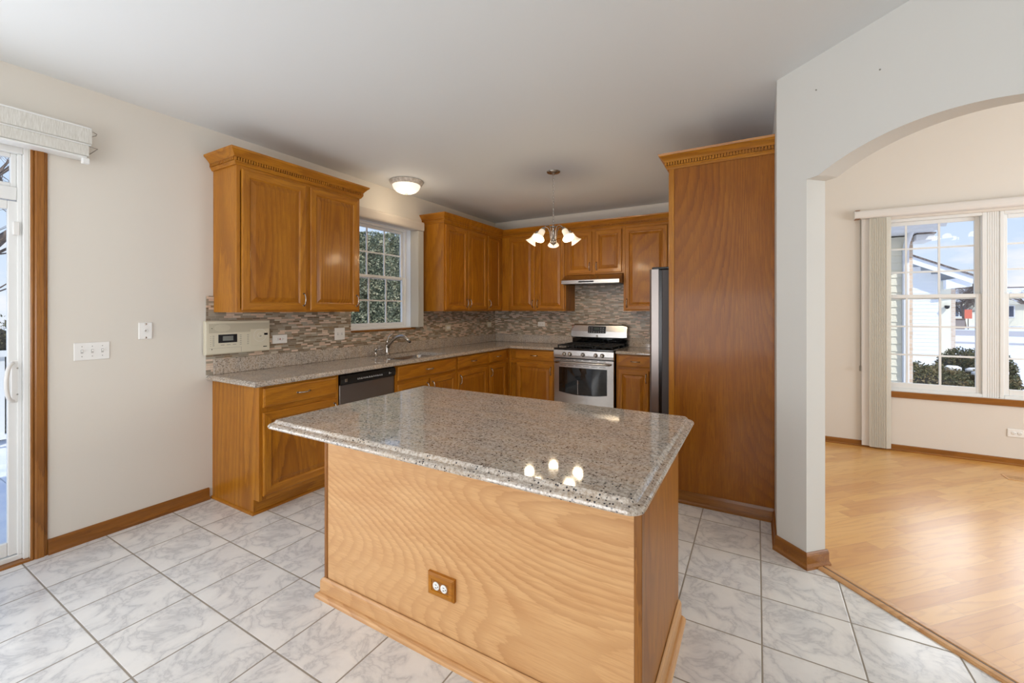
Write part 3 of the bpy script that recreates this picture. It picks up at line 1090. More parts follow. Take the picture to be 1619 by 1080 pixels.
# shoe mouldings along the left run
mb = MB()
SH = [(0, 0), (.012, 0), (.012, .010), (.008, .016), (0, .019)]
mb.extrude(SH, (LW + BD - .066, 1.622, 0), (LW + BD - .066, 2.246, 0), (1, 0, 0), m0=1, m1=0)
mb.extrude(SH, (LW + .002, 1.622, 0), (LW + BD - .066, 1.622, 0), (0, -1, 0), m0=0, m1=1)
tag(mb.build('shoe_moulding', OAK[1]), 'thin oak shoe moulding at the foot of the near end base cabinet', 'moulding')

# ---- tall end panel of the refrigerator bay
PX0, PX1, PY = -.553, XR - .001, 3.29
t = thing('tall_end_panel', 'tall oak end panel enclosing the refrigerator, next to the grey arch wall', 'cabinet panel', (0, PY, 0))
box('panel', make_oak('figured_oak_panel', 2, lin(164, 100, 16), lin(150, 86, 12), lin(98, 48, 6), ring=52, fig=1.3, stretch=.20, amt=.62), t, PX0 + .001, PX1, 0, .019, .006, UT)
mb = MB()
mb.box(PX0 - .010, PX0 + .028, -.006, .030, .09, UT, .002)
mb.build('front_stile', OAK[2], t)
mb = MB()
bp = [(0, 0), (.022, 0), (.022, .014), (.014, .024), (.010, .070), (.004, .088), (0, .088)]
mb.extrude(bp, (PX0 + .06, 0, 0), (PX1, 0, 0), (0, -1, 0), m0=1, m1=0)
mb.build('base_moulding', DTRIM[0], t)
mb = MB()
crown_run(mb, (PX0 - .01, 0, UT), (PX1, 0, UT), (0, -1, 0), 1, 0)
crown_run(mb, (PX0 - .01, .98, UT), (PX0 - .01, 0, UT), (-1, 0, 0), 0, 1)
mb.build('crown_moulding', OAK[0], t)
t2 = thing('wall_cabinet', 'oak cabinet above the refrigerator behind the tall end panel', 'cabinet', (XR - .001, PY + .99, 1.80), -A90)
box('carcass', OAK[2], t2, .001, .97, -.642, 0, 0, UT - 1.80)
raised_door('cabinet_door', t2, .025, .475, .02, .60, -.6425, (.45, .10, True))
raised_door('cabinet_door', t2, .500, .950, .02, .60, -.6425, (.53, .10, True))
t3 = box('end_panel', OAK[2], None, PX0 + .02, PX1, PY + .992, PY + 1.010, .0, UT - .0)
tag(t3, 'far oak side panel of the refrigerator bay', 'cabinet panel')

# ---------------------------------------------------------------- refrigerator (faces -x)
fr_ = thing('refrigerator', 'stainless refrigerator seen edge on inside the tall oak enclosure', 'refrigerator', (XR - .098, PY + .93, 0), -A90)
fw = .88
mb = MB()
mb.box(0, fw, -.625, -.02, .03, 1.702, .006)
mb.build('body', FRIDGEG, fr_)
box('door_gasket', BLACK, fr_, .008, fw - .008, -.648, -.6252, .05, 1.70)
mb = MB()
for (z0, z1) in ((.62, 1.706),):
    for (a, b) in ((.002, fw / 2 - .003), (fw / 2 + .003, fw - .002)):
        loops = []
        prof = [(-.648, 0), (-.705, 0), (-.716, .012), (-.720, .04)]
        outl = [(a, -.648), (a, -.700), (a + .008, -.714), (a + .05, -.722), (b - .05, -.722), (b - .008, -.714), (b, -.700), (b, -.648)]
        mb.rings([[(x, y, z) for x, y in outl] for z in (z0, z1)])
mb.build('door', STEELV, fr_)
mb = MB()
outl = [(.002, -.648), (.002, -.700), (.010, -.714), (.05, -.722), (fw - .05, -.722), (fw - .010, -.714), (fw - .002, -.700), (fw - .002, -.648)]
mb.rings([[(x, y, z) for x, y in outl] for z in (.07, .61)])
fd = mb.build('freezer_drawer', STEELV, fr_)
mb = MB()
mb.tube([(.12, -.724, .53), (.12, -.765, .53), (fw - .12, -.765, .53), (fw - .12, -.724, .53)], .011, 10)
mb.build('handle', NICKEL, fd)
for sx in (fw / 2 - .05, fw / 2 + .05):
    MB().tube([(sx, -.724, .75), (sx, -.768, .75), (sx, -.768, 1.45), (sx, -.724, 1.45)], .011, 10).build('handle', NICKEL, fr_)
for a in (.02, fw - .10):
    box('hinge_cover', BLACK, fr_, a, a + .08, -.70, -.56, 1.7062, 1.724, bev=.004)
box('base_grille', BLACK, fr_, .01, fw - .01, -.62, -.60, 0, .05)

# ---------------------------------------------------------------- countertops


def offset_poly(pts, dist):
    """inset a CCW polygon; dist per edge i (pts[i] -> pts[i+1])"""
    n = len(pts)
    out = []
    for i in range(n):
        p0, p1, p2 = Vector(pts[i - 1]), Vector(pts[i]), Vector(pts[(i + 1) % n])
        d1, d2 = (p1 - p0).normalized(), (p2 - p1).normalized()
        n1, n2 = Vector((-d1.y, d1.x)), Vector((-d2.y, d2.x))
        a, b = dist[i - 1], dist[i]
        # solve p = p1 + n1*a + d1*s = p1 + n2*b + d2*t
        den = d1.x * d2.y - d1.y * d2.x
        if abs(den) < 1e-3:
            out.append(p1 + n1 * (a + b) / 2)
            continue
        rhs = n2 * b - n1 * a
        s_ = (rhs.x * d2.y - rhs.y * d2.x) / den
        out.append(p1 + n1 * a + d1 * s_)
    return out


OGEE = [(.012, .880), (.003, .8835), (0, .889), (.002, .895), (.007, .899), (.014, .9015), (.022, .9032), (.025, .906), (.029, .911), (.034, .915)]


def rounded(pts, radii, n=5):
    out = []
    m = len(pts)
    for i in range(m):
        p0, p1, p2 = Vector(pts[i - 1]), Vector(pts[i]), Vector(pts[(i + 1) % m])
        r = radii[i]
        if r <= 0:
            out.append(tuple(p1))
            continue
        a, b = (p0 - p1).normalized(), (p2 - p1).normalized()
        c = p1 + a * r + b * r
        for k in range(n + 1):
            th = PI / 2 * k / n
            out.append(tuple(c - b * r * math.cos(th) - a * r * math.sin(th)))
    return out


def slab(mb, pts, prof, free=None, holes=()):
    """free(edge_mid) -> True if profiled edge"""
    n = len(pts)
    fl = []
    for i in range(n):
        mid = (Vector(pts[i]) + Vector(pts[(i + 1) % n])) / 2
        fl.append(1.0 if (free is None or free(mid)) else 0.0)
    loops = []
    for ins, z in prof:
        q = offset_poly(pts, [ins * f for f in fl])
        loops.append([(p.x, p.y, z) for p in q])
    L = mb.rings(loops, False, False)
    top = L[-1]
    es = [mb.bm.edges.get((top[i], top[(i + 1) % n])) for i in range(n)]
    zt = prof[-1][1]
    for h in holes:
        H = [mb.bm.verts.new((x, y, zt)) for x, y in h]
        G = [mb.bm.verts.new((x, y, prof[0][1])) for x, y in h]
        k = len(H)
        for i in range(k):
            mb.bm.faces.new((H[i], H[(i + 1) % k], G[(i + 1) % k], G[i]))
            es.append(mb.bm.edges.get((H[i], H[(i + 1) % k])))
    bmesh.ops.triangle_fill(mb.bm, edges=es, use_beauty=True)
    bot = L[0]
    if not holes:
        mb.bm.faces.new(bot[::-1])


SX0, SX1, SY0, SY1 = -3.385, -2.955, 2.955, 3.715
hole = rounded([(SX0, SY0), (SX1, SY0), (SX1, SY1), (SX0, SY1)], [.05] * 4, 4)
mb = MB()
cf, cb = LW + .642, BW - .65
pts = [(LW + .001, 1.578), (cf, 1.578), (cf, cb), (-2.220, cb), (-2.220, BW - .001), (LW + .001, BW - .001)]
KP = [(.008, .880), (.002, .884), (0, .890), (.001, .900), (.006, .9045), (.009, .9065), (.013, .912), (.019, .915)]
slab(mb, pts, KP, lambda m: not (m.x < LW + .01 or m.y > BW - .01 or m.x > -2.23), [hole])
ct = mb.build('countertop', GRAN)
tag(ct, 'long L-shaped speckled grey granite countertop under the kitchen window', 'countertop')
mb = MB()
mb.box(LW + .001, LW + .026, 1.622, BW - .026, .9155, 1.028, .003)
mb.box(LW + .0265, -2.220, BW - .026, BW - .001, .9155, 1.028, .003)
mb.build('splash_strip', GRAN, ct)
mb = MB()
slab(mb, [(-1.435, cb), (-.60, cb), (-.60, BW - .001), (-1.435, BW - .001)], KP, lambda m: m.y < cb + .01)
ct2 = mb.build('countertop', GRAN)
tag(ct2, 'short granite countertop piece right of the gas range', 'countertop')
box('splash_strip', GRAN, ct2, -1.435, -.60, BW - .026, BW - .001, .9155, 1.028, bev=.003)
# mosaic backsplash
us = wall_with_holes(1.578, BW - .009, .917, 1.3795, [(KW[0] - .0, KW[1] + .0, 1.168, 1.5)], .008, lambda u, t, z: Vector((LW + .001 + t, u, z)))
tag(us.build('backsplash', MOSAIC), 'beige and brown stick mosaic backsplash on the left wall behind the sink', 'backsplash')
mb = MB()
mb.box(LW + .0095, XR - .6, BW - .009, BW - .001, 1.029, 1.3795)
mb.box(-2.19, -1.432, BW - .009, BW - .001, 1.3795, 1.80)
mb.box(-2.219, -1.436, BW - .009, BW - .001, .90, 1.029)
tag(mb.build('backsplash', MOSAIC), 'beige and brown stick mosaic backsplash on the back wall behind the range', 'backsplash')

# ---------------------------------------------------------------- sink, faucet, soap dispenser
sk = thing('kitchen_sink', 'undermount double bowl stainless sink set in the granite countertop', 'sink', ((SX0 + SX1) / 2, (SY0 + SY1) / 2, 0))


def bowl(y0, y1, depth):
    mb = MB()
    x0, x1 = SX0 - .008, SX1 + .008
    cx_, cy_ = (SX0 + SX1) / 2, (SY0 + SY1) / 2
    loops = []
    for ins, z in ((-.0, .879), (.0, .876), (.010, .86), (.016, .72), (.03, .70), (.06, .69)):
        q = rounded([(x0 + ins, y0 + ins), (x1 - ins, y0 + ins), (x1 - ins, y1 - ins), (x0 + ins, y1 - ins)], [max(.055 - ins, .01)] * 4, 4)
        loops.append([(a - cx_, b - cy_, z) for a, b in q])
    mb.rings(loops, False, True, smooth=True)
    o = mb.build('bowl', STEEL, sk)
    mb = MB()
    mb.lathe([(.04, .0), (.038, .003), (.03, .002), (.002, -.0)], ((x0 + x1) / 2 - cx_, (y0 + y1) / 2 - cy_, .691), 18, cap=True)
    mb.build('drain', NICKEL, o)


bowl(SY0 - .008, SY0 + .30, .18)
bowl(SY0 + .325, SY1 + .008, .18)
t = thing('faucet', 'brushed nickel pull-out kitchen faucet with lever raised behind the sink', 'faucet', (-3.432, 3.275, .9155))
mb = MB()
mb.lathe([(.030, 0), (.030, .006), (.024, .012), (.021, .03), (.020, .10), (.021, .115)], n=18, cap=True)
mb.build('body', NICKEL, t)
mb = MB()
sp_pts = [(.0, 0, .075), (.03, .002, .115), (.075, .008, .160), (.13, .015, .192), (.18, .022, .203), (.225, .028, .196), (.262, .033, .172), (.285, .036, .148)]
mb.tube(sp_pts, [.019, .018, .0165, .016, .0165, .018, .0175, .014], 14)
mb.build('spout', NICKEL, t)
MB().tube([(.262, .033, .172), (.288, .037, .144), (.292, .0375, .139)], [.012, .0125, .010], 12).build('spray_head', BLACK, t)
mb = MB()
mb.tube([(0, 0, .11), (-.002, .004, .15), (.002, .012, .185), (.016, .03, .210), (.034, .048, .222)], [.020, .014, .009, .0075, .0065], 12)
mb.build('lever', NICKEL, t)
t = thing('soap_dispenser', 'small brushed nickel soap dispenser standing left of the faucet', 'soap dispenser', (-3.432, 3.115, .9155))
mb = MB()
mb.lathe([(.022, 0), (.021, .006), (.011, .012), (.010, .05), (.013, .055), (.013, .078), (.006, .086), (.001, .087)], n=14, cap=True)
mb.build('body', NICKEL, t)
MB().tube([(0, 0, .066), (.035, .03, .068), (.06, .055, .074)], [.008, .005, .006], 10).build('nozzle', NICKEL, t)

# ---------------------------------------------------------------- dishwasher
t = thing('dishwasher', 'stainless dishwasher with black control panel under the granite counter', 'dishwasher', (LW + .001, 2.250, 0), A90)
w = .606
box('body', BLACK, t, .003, w - .003, -.575, -.01, .10, .868)
mb = MB()
mb.box(.008, w - .006, -.612, -.5755, .115, .790, .004)
mb.build('door', STEELV, t)
mb = MB()
ol = [(-.576, .792), (-.618, .792), (-.626, .800), (-.630, .835), (-.622, .866), (-.576, .870)]
mb.rings([[(x, y, z) for y, z in ol] for x in (.006, w - .004)])
cp = mb.build('control_panel', BLACK, t)
mb = MB()
# rows of small printed legends, slanted with the panel face
random.seed(3)
x = .17
while x < .44:
    l = random.uniform(.008, .022)
    mb.box(x, x + l, -.6305, -.6285, .818 + random.uniform(-.001, .001), .822)
    mb.box(x, x + l * .7, -.6305, -.6290, .826, .829)
    x += l + .006
mb.box(.52, .528, -.6300, -.628, .818, .836)
mb.box(.532, .546, -.6300, -.628, .822, .827)
mb.build('printed_legend', INKW, cp)
box('badge', NICKEL, cp, .045, .070, -.6312, -.628, .812, .838, bev=.001)
box('toe_plate', BLACK, t, .01, w - .01, -.55, -.53, 0, .10)

# ---------------------------------------------------------------- gas range (front faces -y)
rg = thing('gas_range', 'freestanding stainless gas range with five knobs and black oven window', 'range', (-2.208, BW - .03, 0), 0)
w = .762
yf = -.610                     # front of the body
box('body', BLACK, rg, .003, w - .003, yf, -.0, .03, .905)
mb = MB()
mb.box(.0, w, yf - .045, -.05, .905, .925, .006, seg=2)
mb.build('cooktop', GLOSSB, rg)
mb = MB()
ol = [(yf - .001, .800), (yf - .038, .800), (yf - .047, .806), (yf - .050, .84), (yf - .047, .898), (yf - .040, .904), (yf - .001, .904)]
mb.rings([[(x, y, z) for y, z in ol] for x in (.001, w - .001)])
mb.build('control_panel', STEEL, rg)
for i, kx in enumerate((.145, .215, .385, .545, .625)):
    mb = MB()
    RX90 = Matrix.Rotation(PI / 2, 3, 'X')
    mb.lathe([(.026, 0), (.026, .004), (.020, .006), (.019, .026), (.016, .030), (.001, .030)], (kx, yf - .048, .852), 18, mat=RX90, cap=True)
    mb.box(kx - .0045, kx + .0045, yf - .088, yf - .070, .835, .869, .002)
    kn = mb.build('knob', NICKEL, rg)
mb = MB()
z0, z1 = .235, .792
bow = lambda x: -.012 * (1 - ((x - w / 2) / (w / 2)) ** 2)


def bowed(mb, x0, x1, z0, z1, y0, y1, n=12, mi=0):
    A, B, C_, D = [], [], [], []
    loops = []
    for k in range(n + 1):
        x = x0 + (x1 - x0) * k / n
        loops.append([(x, y0, z0), (x, y1 + bow(x), z0), (x, y1 + bow(x), z1), (x, y0, z1)])
    mb.rings(loops, True, True, mi=mi)


bowed(mb, .004, w - .004, z0, z1, yf - .001, yf - .040)
od = mb.build('oven_door', STEEL, rg)
mb = MB()
# window: lower edge sags in the middle
nn = 14
lf, lb = [], []
for k in range(nn + 1):
    x = .070 + (w - .150) * k / nn
    lf.append((x, yf - .0425 + bow(x), .690))
for k in range(nn + 1):
    x = .070 + (w - .150) * (nn - k) / nn
    u = (x - w / 2) / (w / 2 - .07)
    lf.append((x, yf - .0425 + bow(x), .385 - .028 * (1 - u * u)))
L0 = [(p[0], p[1] + .0022, p[2]) for p in lf]
mb.rings([L0, lf], False, True)
ow = mb.build('oven_window', GLOSSB, od)
mb = MB()
yy = yf - .0575
mb.tube([(.035, yf - .040, .752), (.045, yf - .085, .752), (.12, yf - .095, .752), (w / 2, yf - .102, .752), (w - .12, yf - .095, .752), (w - .045, yf - .085, .752), (w - .035, yf - .040, .752)], [.014, .016, .016, .016, .016, .016, .014], 12, flat=.9)
mb.build('oven_handle', STEEL, od)
for k in range(6):
    x0 = .09 + k * .10
    for za in (.780, .712):
        mb = MB()
        mb.box(x0, x0 + .075, yf - .0535, yf - .044, za, za + .0045)
        mb.build('vent_slot', BLACK, od)
bm_ = MB()
bowed(bm_, .004, w - .004, .05, .225, yf - .001, yf - .040)
bm_.build('storage_drawer', STEEL, rg)
# backguard
mb = MB()
ol = [(-.001, .925), (-.055, .925), (-.060, 1.015), (-.001, 1.015)]
mb.rings([[(x, y, z) for y, z in ol] for x in (.012, w - .006)])
mb.build('rear_riser', GLOSSB, rg)
mb = MB()
loops = []
for k in range(17):
    u = -1 + 2 * k / 16
    x = w / 2 + u * (w / 2 - .001)
    bz = -.012 * (1 - u * u) * 0
    zt = 1.200 + .0 - .012 * max(0, abs(u) - .92) / .08
    zb = 1.018 + .006 * max(0, abs(u) - .9) / .1
    yo = -.082 - .010 * (1 - u * u)
    loops.append([(x, -.001, zb), (x, yo + .015, zb), (x, yo, zb + .014), (x, yo + .004, (zb + zt) / 2), (x, yo + .022, zt - .012), (x, yo + .034, zt), (x, -.001, zt)])
mb.rings(loops, True, True, smooth=False)
bg = mb.build('backguard', STEEL, rg)
mb = MB()
ol = [(-.0885, 1.085), (-.0925, 1.085), (-.0790, 1.178), (-.0750, 1.178)]
ol = [(y - .0035, z) for y, z in ol]
mb.rings([[(x, y, z) for y, z in ol] for x in (.245, .485)])
dp = mb.build('control_display', BLACK, bg)
mb = MB()


def on_disp(x0, x1, z0, z1):
    f = lambda z: -.0965 + (z - 1.085) / (1.178 - 1.085) * .0135
    mb.faces([(x0, f(z0), z0), (x1, f(z0), z0), (x1, f(z1), z1), (x0, f(z1), z1), (x0, f(z0) + .001, z0), (x1, f(z0) + .001, z0), (x1, f(z1) + .001, z1), (x0, f(z1) + .001, z1)],
             [(0, 1, 2, 3), (4, 7, 6, 5), (0, 4, 5, 1), (1, 5, 6, 2), (2, 6, 7, 3), (3, 7, 4, 0)])


for r_ in range(3):
    for c_ in range(7):
        if r_ > 0 and 2 <= c_ <= 4:
            continue
        on_disp(.262 + c_ * .031, .272 + c_ * .031, 1.098 + r_ * .026, 1.104 + r_ * .026)
mb.build('button_print', INKW, dp)
mb = MB()
mb.faces([(.33, -.0865 - .0005 - .003, 1.132), (.40, -.0900, 1.132), (.40, -.0862, 1.160), (.33, -.0862, 1.160)], [(0, 1, 2, 3)])
mb.build('clock_display', new_mat('green_grey_display', lin(46, 60, 44), .3)[0], dp)
mb = MB()
mb.lathe([(.0130, 0), (.0130, .002), (.0105, .0024), (.0102, .001), (.001, .001)], (w / 2 - .01, -.0935, 1.048), 20, mat=Matrix.Rotation(PI / 2, 3, 'X'), cap=True)
mb.build('round_emblem', NICKEL, bg)
# burners and grates
for (bx_, by_) in ((.17, -.18), (.17, -.45), (.38, -.315), (.59, -.18), (.59, -.45)):
    mb = MB()
    mb.lathe([(.055, 0), (.055, .006), (.040, .010), (.040, .016), (.022, .018), (.001, .018)], (bx_, by_, .9255), 18, cap=True)
    mb.build('burner', IRON, rg)
for gx in (.03, .27, .51):
    mb = MB()
    g0, g1 = gx, gx + .222
    ya, yb = -.60, -.07
    zt = .958
    for (a0, a1, b0, b1) in ((g0, g0 + .012, ya, yb), (g1 - .012, g1, ya, yb)):
        mb.box(a0, a1, b0, b1, zt - .012, zt, .002)
    for y in (ya, -.45, -.315, -.18, yb - .012):
        mb.box(g0, g1, y, y + .012, zt - .012, zt + .001, .002)
    xm = (g0 + g1) / 2
    mb.box(xm - .006, xm + .006, ya, yb, zt - .012, zt + .0015, .002)
    for x in (g0 + .006, g1 - .006):
        for y in (ya + .006, -.315, yb - .006):
            mb.box(x - .006, x + .006, y - .006, y + .006, .9255, zt - .006)
    mb.build('grate', IRON, rg)

# ---------------------------------------------------------------- range hood
t = thing('range_hood', 'slim stainless under-cabinet range hood above the gas range', 'range hood', (-2.190, BW - .010, 0), 0)
w = .754
mb = MB()
ol = [(0, 1.728), (-.485, 1.728), (-.485, 1.772), (-.46, 1.790), (-.33, 1.852), (0, 1.852)]
LO = [[(x, y, z) for y, z in ol] for x in (0, w)]
mb.rings(LO)
mb.build('canopy', STEEL, t)
box('control_strip', BLACK, t, .235, .435, -.4875, -.4845, 1.742, 1.760, bev=.001)
box('under_plate', BLACK, t, .02, w - .02, -.47, -.01, 1.722, 1.7275)
for x in (.345, .425):
    mb = MB()
    mb.lathe([(.006, 0), (.004, .003), (.001, .004)], (x, -.355, 1.841), 8, cap=True)
    mb.build('screw', NICKEL, t)

# ================================================================== ISLAND
IX0, IX1, IY0, IY1 = -1.832, -.310, 1.345, 2.050
t = thing('kitchen_island', 'oak kitchen island cabinet in the middle of the tiled floor', 'island', ((IX0 + IX1) / 2, (IY0 + IY1) / 2, 0))
ox, oy = (IX0 + IX1) / 2, (IY0 + IY1) / 2
X0, X1, Y0, Y1 = IX0 - ox, IX1 - ox, IY0 - oy, IY1 - oy
box('carcass', OAK[2], t, X0 + .007, X1 - .007, Y0 + .007, Y1 - .02, .10, .879)
box('front_panel', PINE[0], t, X0 + .020, X1 - .024, Y0, Y0 + .0065, .0, .879)
box('side_panel', OAKP, t, X1 - .0065, X1, Y0 + .012, Y1, .0, .879)
box('side_panel', OAKP, t, X0, X0 + .0065, Y0 + .012, Y1, .0, .879)
for a, b in ((X0 - .002, X0 + .0195), (X1 - .0235, X1 + .002)):
    mb = MB()
    mb.box(a, b, Y0 - .005, Y0 + .0115, .09, .879, .003)
    mb.build('corner_trim', DTRIM[2], t)
BM = [(0, 0), (.013, 0), (.013, .075), (.010, .083), (.004, .090), (0, .092)]
SM = [(.0132, 0), (.032, 0), (.032, .010), (.028, .017), (.020, .022), (.0132, .023)]
for nm, pr in (('base_moulding', BM), ('shoe_moulding', SM)):
    mb = MB()
    mb.extrude(pr, (X0 - .002, Y0 - .005, 0), (X1 + .002, Y0 - .005, 0), (0, -1, 0), m0=1, m1=1)
    mb.build(nm, PINE[0], t)
    mb = MB()
    mb.extrude(pr, (X1 + .002, Y0 - .005, 0), (X1 + .002, Y1 - .01, 0), (1, 0, 0), m0=1, m1=0)
    mb.build(nm, PINE[1], t)
    mb = MB()
    mb.extrude(pr, (X0 - .002, Y1 - .01, 0), (X0 - .002, Y0 - .005, 0), (-1, 0, 0), m0=0, m1=1)
    mb.build(nm, PINE[1], t)
# hidden working side: two doors and drawers
mb = MB()
mb.box(X0 + .001, X1 - .001, Y1 - .0195, Y1, .10, .879)
mb.build('face_frame', OAK[2], t)
wi = IX1 - IX0
for k in range(3):
    a = X0 + .03 + k * (wi - .04) / 3
    b = a + (wi - .04) / 3 - .02
    mb = MB()
    mb.box(a, b, Y1 + .0005, Y1 + .0195, .13, .70, .004)
    mb.box(a + .06, b - .06, Y1 + .0195, Y1 + .024, .19, .64, .004)
    mb.build('cabinet_door', OAK[2], t)
    mb = MB()
    mb.box(a, b, Y1 + .0005, Y1 + .0195, .735, .862, .004)
    mb.build('drawer_front', OAK[0], t)

mb = MB()
pts = rounded([(-1.868, 1.062), (-.244, 1.062), (-.244, 2.098), (-1.868, 2.098)], [.045] * 4, 8)
slab(mb, pts, OGEE)
tag(mb.build('island_countertop', GRAN), 'polished speckled grey granite slab with stepped edge on top of the island', 'countertop')


# ================================================================== WALL PLATES
def placed(name, label, cat, p, face, group=None):
    rz = {'x': A90, '-y': 0.0, 'x-': -A90}[face]
    return thing(name, label, cat, p, rz, group)


RX90 = Matrix.Rotation(PI / 2, 3, 'X')


def receptacle_pair(t, y, horiz, plate_mat_=None, c=0.0, slot_mat=None, rmat=None):
    for s in (-1, 1):
        d = s * .0195
        q = (c + d, y, 0) if horiz else (c, y, d)
        mb = MB()
        prof = [(.0165, 0), (.0165, .0015), (.0155, .0022), (.0005, .0022)]
        mb.lathe(prof, q, 18, mat=RX90, cap=True)
        r = mb.build('receptacle', rmat or PLASTIC, t)
        mb = MB()
        yy0, yy1 = y - .0030, y - .0020
        if horiz:
            mb.box(q[0] - .004, q[0] + .004, yy0, yy1, .0045, .0065)
            mb.box(q[0] - .004, q[0] + .004, yy0, yy1, -.0065, -.0045)
            mb.box(q[0] + .0085, q[0] + .012, yy0, yy1, -.0018, .0018)
        else:
            mb.box(-.0065 + c, -.0045 + c, yy0, yy1, q[2] - .004, q[2] + .004)
            mb.box(.0045 + c, .0065 + c, yy0, yy1, q[2] - .004, q[2] + .004)
            mb.box(-.0018 + c, .0018 + c, yy0, yy1, q[2] - .012, q[2] - .0085)
        mb.build('slots', slot_mat or BLACK, r)


def plate(t, w, h, th, m, bev=.003, frame=False):
    mb = MB()
    mb.box(-w / 2, w / 2, -th, -.0003, -h / 2, h / 2, bev)
    return mb.build('cover_plate', m, t)


# island outlet with an oak plate
t = thing('power_outlet', 'white double outlet with an oak cover plate low on the island front', 'outlet', (-1.098, IY0 - .0003, .2875))
mb = MB()
lp = []
for i, d in ((0, -.0), (0, -.012), (.008, -.019), (.022, -.019), (.023, -.016)):
    lp.append([(-.067 + i, d, -.045 + i), (.067 - i, d, -.045 + i), (.067 - i, d, .045 - i), (-.067 + i, d, .045 - i)])
mb.rings(lp, True, True)
mb.build('oak_plate', OAK[0], t)
box('socket_strap', DTRIM[0], t, -.040, .040, -.0172, -.0162, -.0185, .0185)
receptacle_pair(t, -.0175, True)


def toggle(t, x, y=-.006, z=0.0, m=None):
    mb = MB()
    mb.box(x - .0055, x + .0055, y - .0012, y, z - .012, z + .012, mi=1)
    mb.box(x - .0035, x + .0035, y - .012, y - .0013, z + .000, z + .009, .001)
    mb.build('toggle', [m or PLASTIC, LCDL], t)


t = placed('light_switch', 'white three-gang toggle switch plate on the wall beside the patio door', 'light switch', (LW, .960, 1.147), 'x')
plate(t, .162, .107, .006, PLASTIC)
for x in (-.046, 0, .046):
    toggle(t, x)
for x in (-.046, 0, .046):
    for z in (-.030, .030):
        mb = MB()
        mb.lathe([(.0025, 0), (.0025, .001), (.0003, .001)], (x, -.006, z), 8, mat=RX90)
        mb.build('screw', INK, t)
t = placed('phone_jack_plate', 'square white wall phone jack plate left of the intercom', 'wall plate', (LW, 1.2205, 1.259), 'x')
plate(t, .075, .112, .008, PLASTIC, .004)
mb = MB()
mb.lathe([(.011, 0), (.011, .004), (.007, .005), (.0065, .002), (.0005, .002)], (0, -.008, .0), 16, mat=RX90, cap=True)
mb.build('jack', PLASTIC, t)
mb = MB()
mb.lathe([(.0045, 0), (.0045, .0006), (.0003, .0006)], (0, -.0102, 0), 10, mat=RX90)
for z in (-.045, .045):
    mb.lathe([(.006, 0), (.006, .003), (.0003, .003)], (0, -.008, z), 10, mat=RX90)
mb.build('stud', NICKEL, t)

t = placed('power_outlet', 'white horizontal double outlet with red reset button right of the intercom', 'outlet', (LW + .0095, 2.131, 1.150), 'x')
plate(t, .128, .072, .006, PLASTIC)
receptacle_pair(t, -.006, True)
box('reset_button', new_mat('red_button', lin(150, 40, 30), .4)[0], t, -.003, .003, -.0085, -.0062, -.007, .007)
t = placed('light_switch', 'white two-gang switch plate just left of the sink window', 'light switch', (LW + .0095, 2.727, 1.165), 'x')
plate(t, .116, .116, .006, PLASTIC)
toggle(t, -.023)
toggle(t, .023)
t = placed('power_outlet', 'beige outlet in the mosaic just right of the sink window', 'outlet', (LW + .0095, 4.395, 1.163), 'x')
plate(t, .116, .075, .006, IVORY)
box('rocker', PLASTIC, t, -.036, .036, -.0082, -.0062, -.018, .018, bev=.001)
t = placed('power_outlet', 'beige outlet in the mosaic nearest the room corner', 'outlet', (LW + .0095, 5.385, 1.175), 'x')
plate(t, .11, .072, .006, IVORY)
receptacle_pair(t, -.006, True)
t = placed('power_outlet', 'white horizontal outlet in the back wall mosaic left of the range', 'outlet', (-2.708, BW - .0095, 1.188), '-y')
plate(t, .116, .068, .006, PLASTIC)
receptacle_pair(t, -.006, True)
t = placed('power_outlet', 'white horizontal outlet low on the dining wall under the window', 'outlet', (2.012, BW - .0005, .290), '-y')
plate(t, .118, .072, .006, PLASTIC)
receptacle_pair(t, -.006, True)
# picture nails left in the arch wall
for px_, lab in (((.2705, 2.7495, 2.560), 'small nail hole nearest the ceiling corner of the arch wall'), ((.488, 2.532, 2.500), 'small nail hole high above the middle of the arch')):
    mb = MB()
    mb.lathe([(.004, 0), (.003, .004), (.0003, .005)], (0, 0, 0), 8, mat=Matrix.Rotation(R(-45), 3, 'Z') @ RX90)
    o = mb.build('wall_nail', INK, None)
    k = (3.0195 - px_[0] - px_[1]) / 2
    o.location = (px_[0] + k, px_[1] + k, px_[2])
    tag(o, lab, 'nail')

# ---------------------------------------------------------------- intercom
t = placed('intercom_panel', 'ivory radio intercom panel on the wall at the left end of the backsplash', 'intercom', (LW + .0095, 1.795, 1.190), 'x')
w, h = .476, .250
mb = MB()
lp = []
for i, d in ((0, 0), (0, -.022), (.004, -.028), (.010, -.030)):
    lp.append([(-w / 2 + i, d, -h / 2 + i), (w / 2 - i, d, -h / 2 + i), (w / 2 - i, d, h / 2 - i), (-w / 2 + i, d, h / 2 - i)])
mb.rings(lp, True, True)
mb.build('housing', IVORY, t)
yf_ = -.0302
box('speaker_grille', IVORYD, t, -.215, .225, yf_ - .001, yf_, .035, .105)
mb = MB()
for k in range(11):
    r_ = math.sqrt(max(0, 1 - ((k - 5) / 5.6) ** 2)) * .055
    mb.box(-.125 - r_, -.125 + r_, yf_ - .0022, yf_ - .0010, .046 + k * .0050, .0485 + k * .0050)
mb.build('speaker_slots', IVORY, t)
ds = box('display_window', BLACK, t, -.152, -.020, yf_ - .002, yf_, -.040, .022, bev=.0005)
box('lcd', LCD, ds, -.122, -.048, yf_ - .0026, yf_ - .0021, -.025, .010)
mb = MB()
for x in (-.205,):
    for k in range(6):
        mb.box(x, x + .004, yf_ - .0012, yf_ - .0001, -.062 + k * .014, -.058 + k * .014)
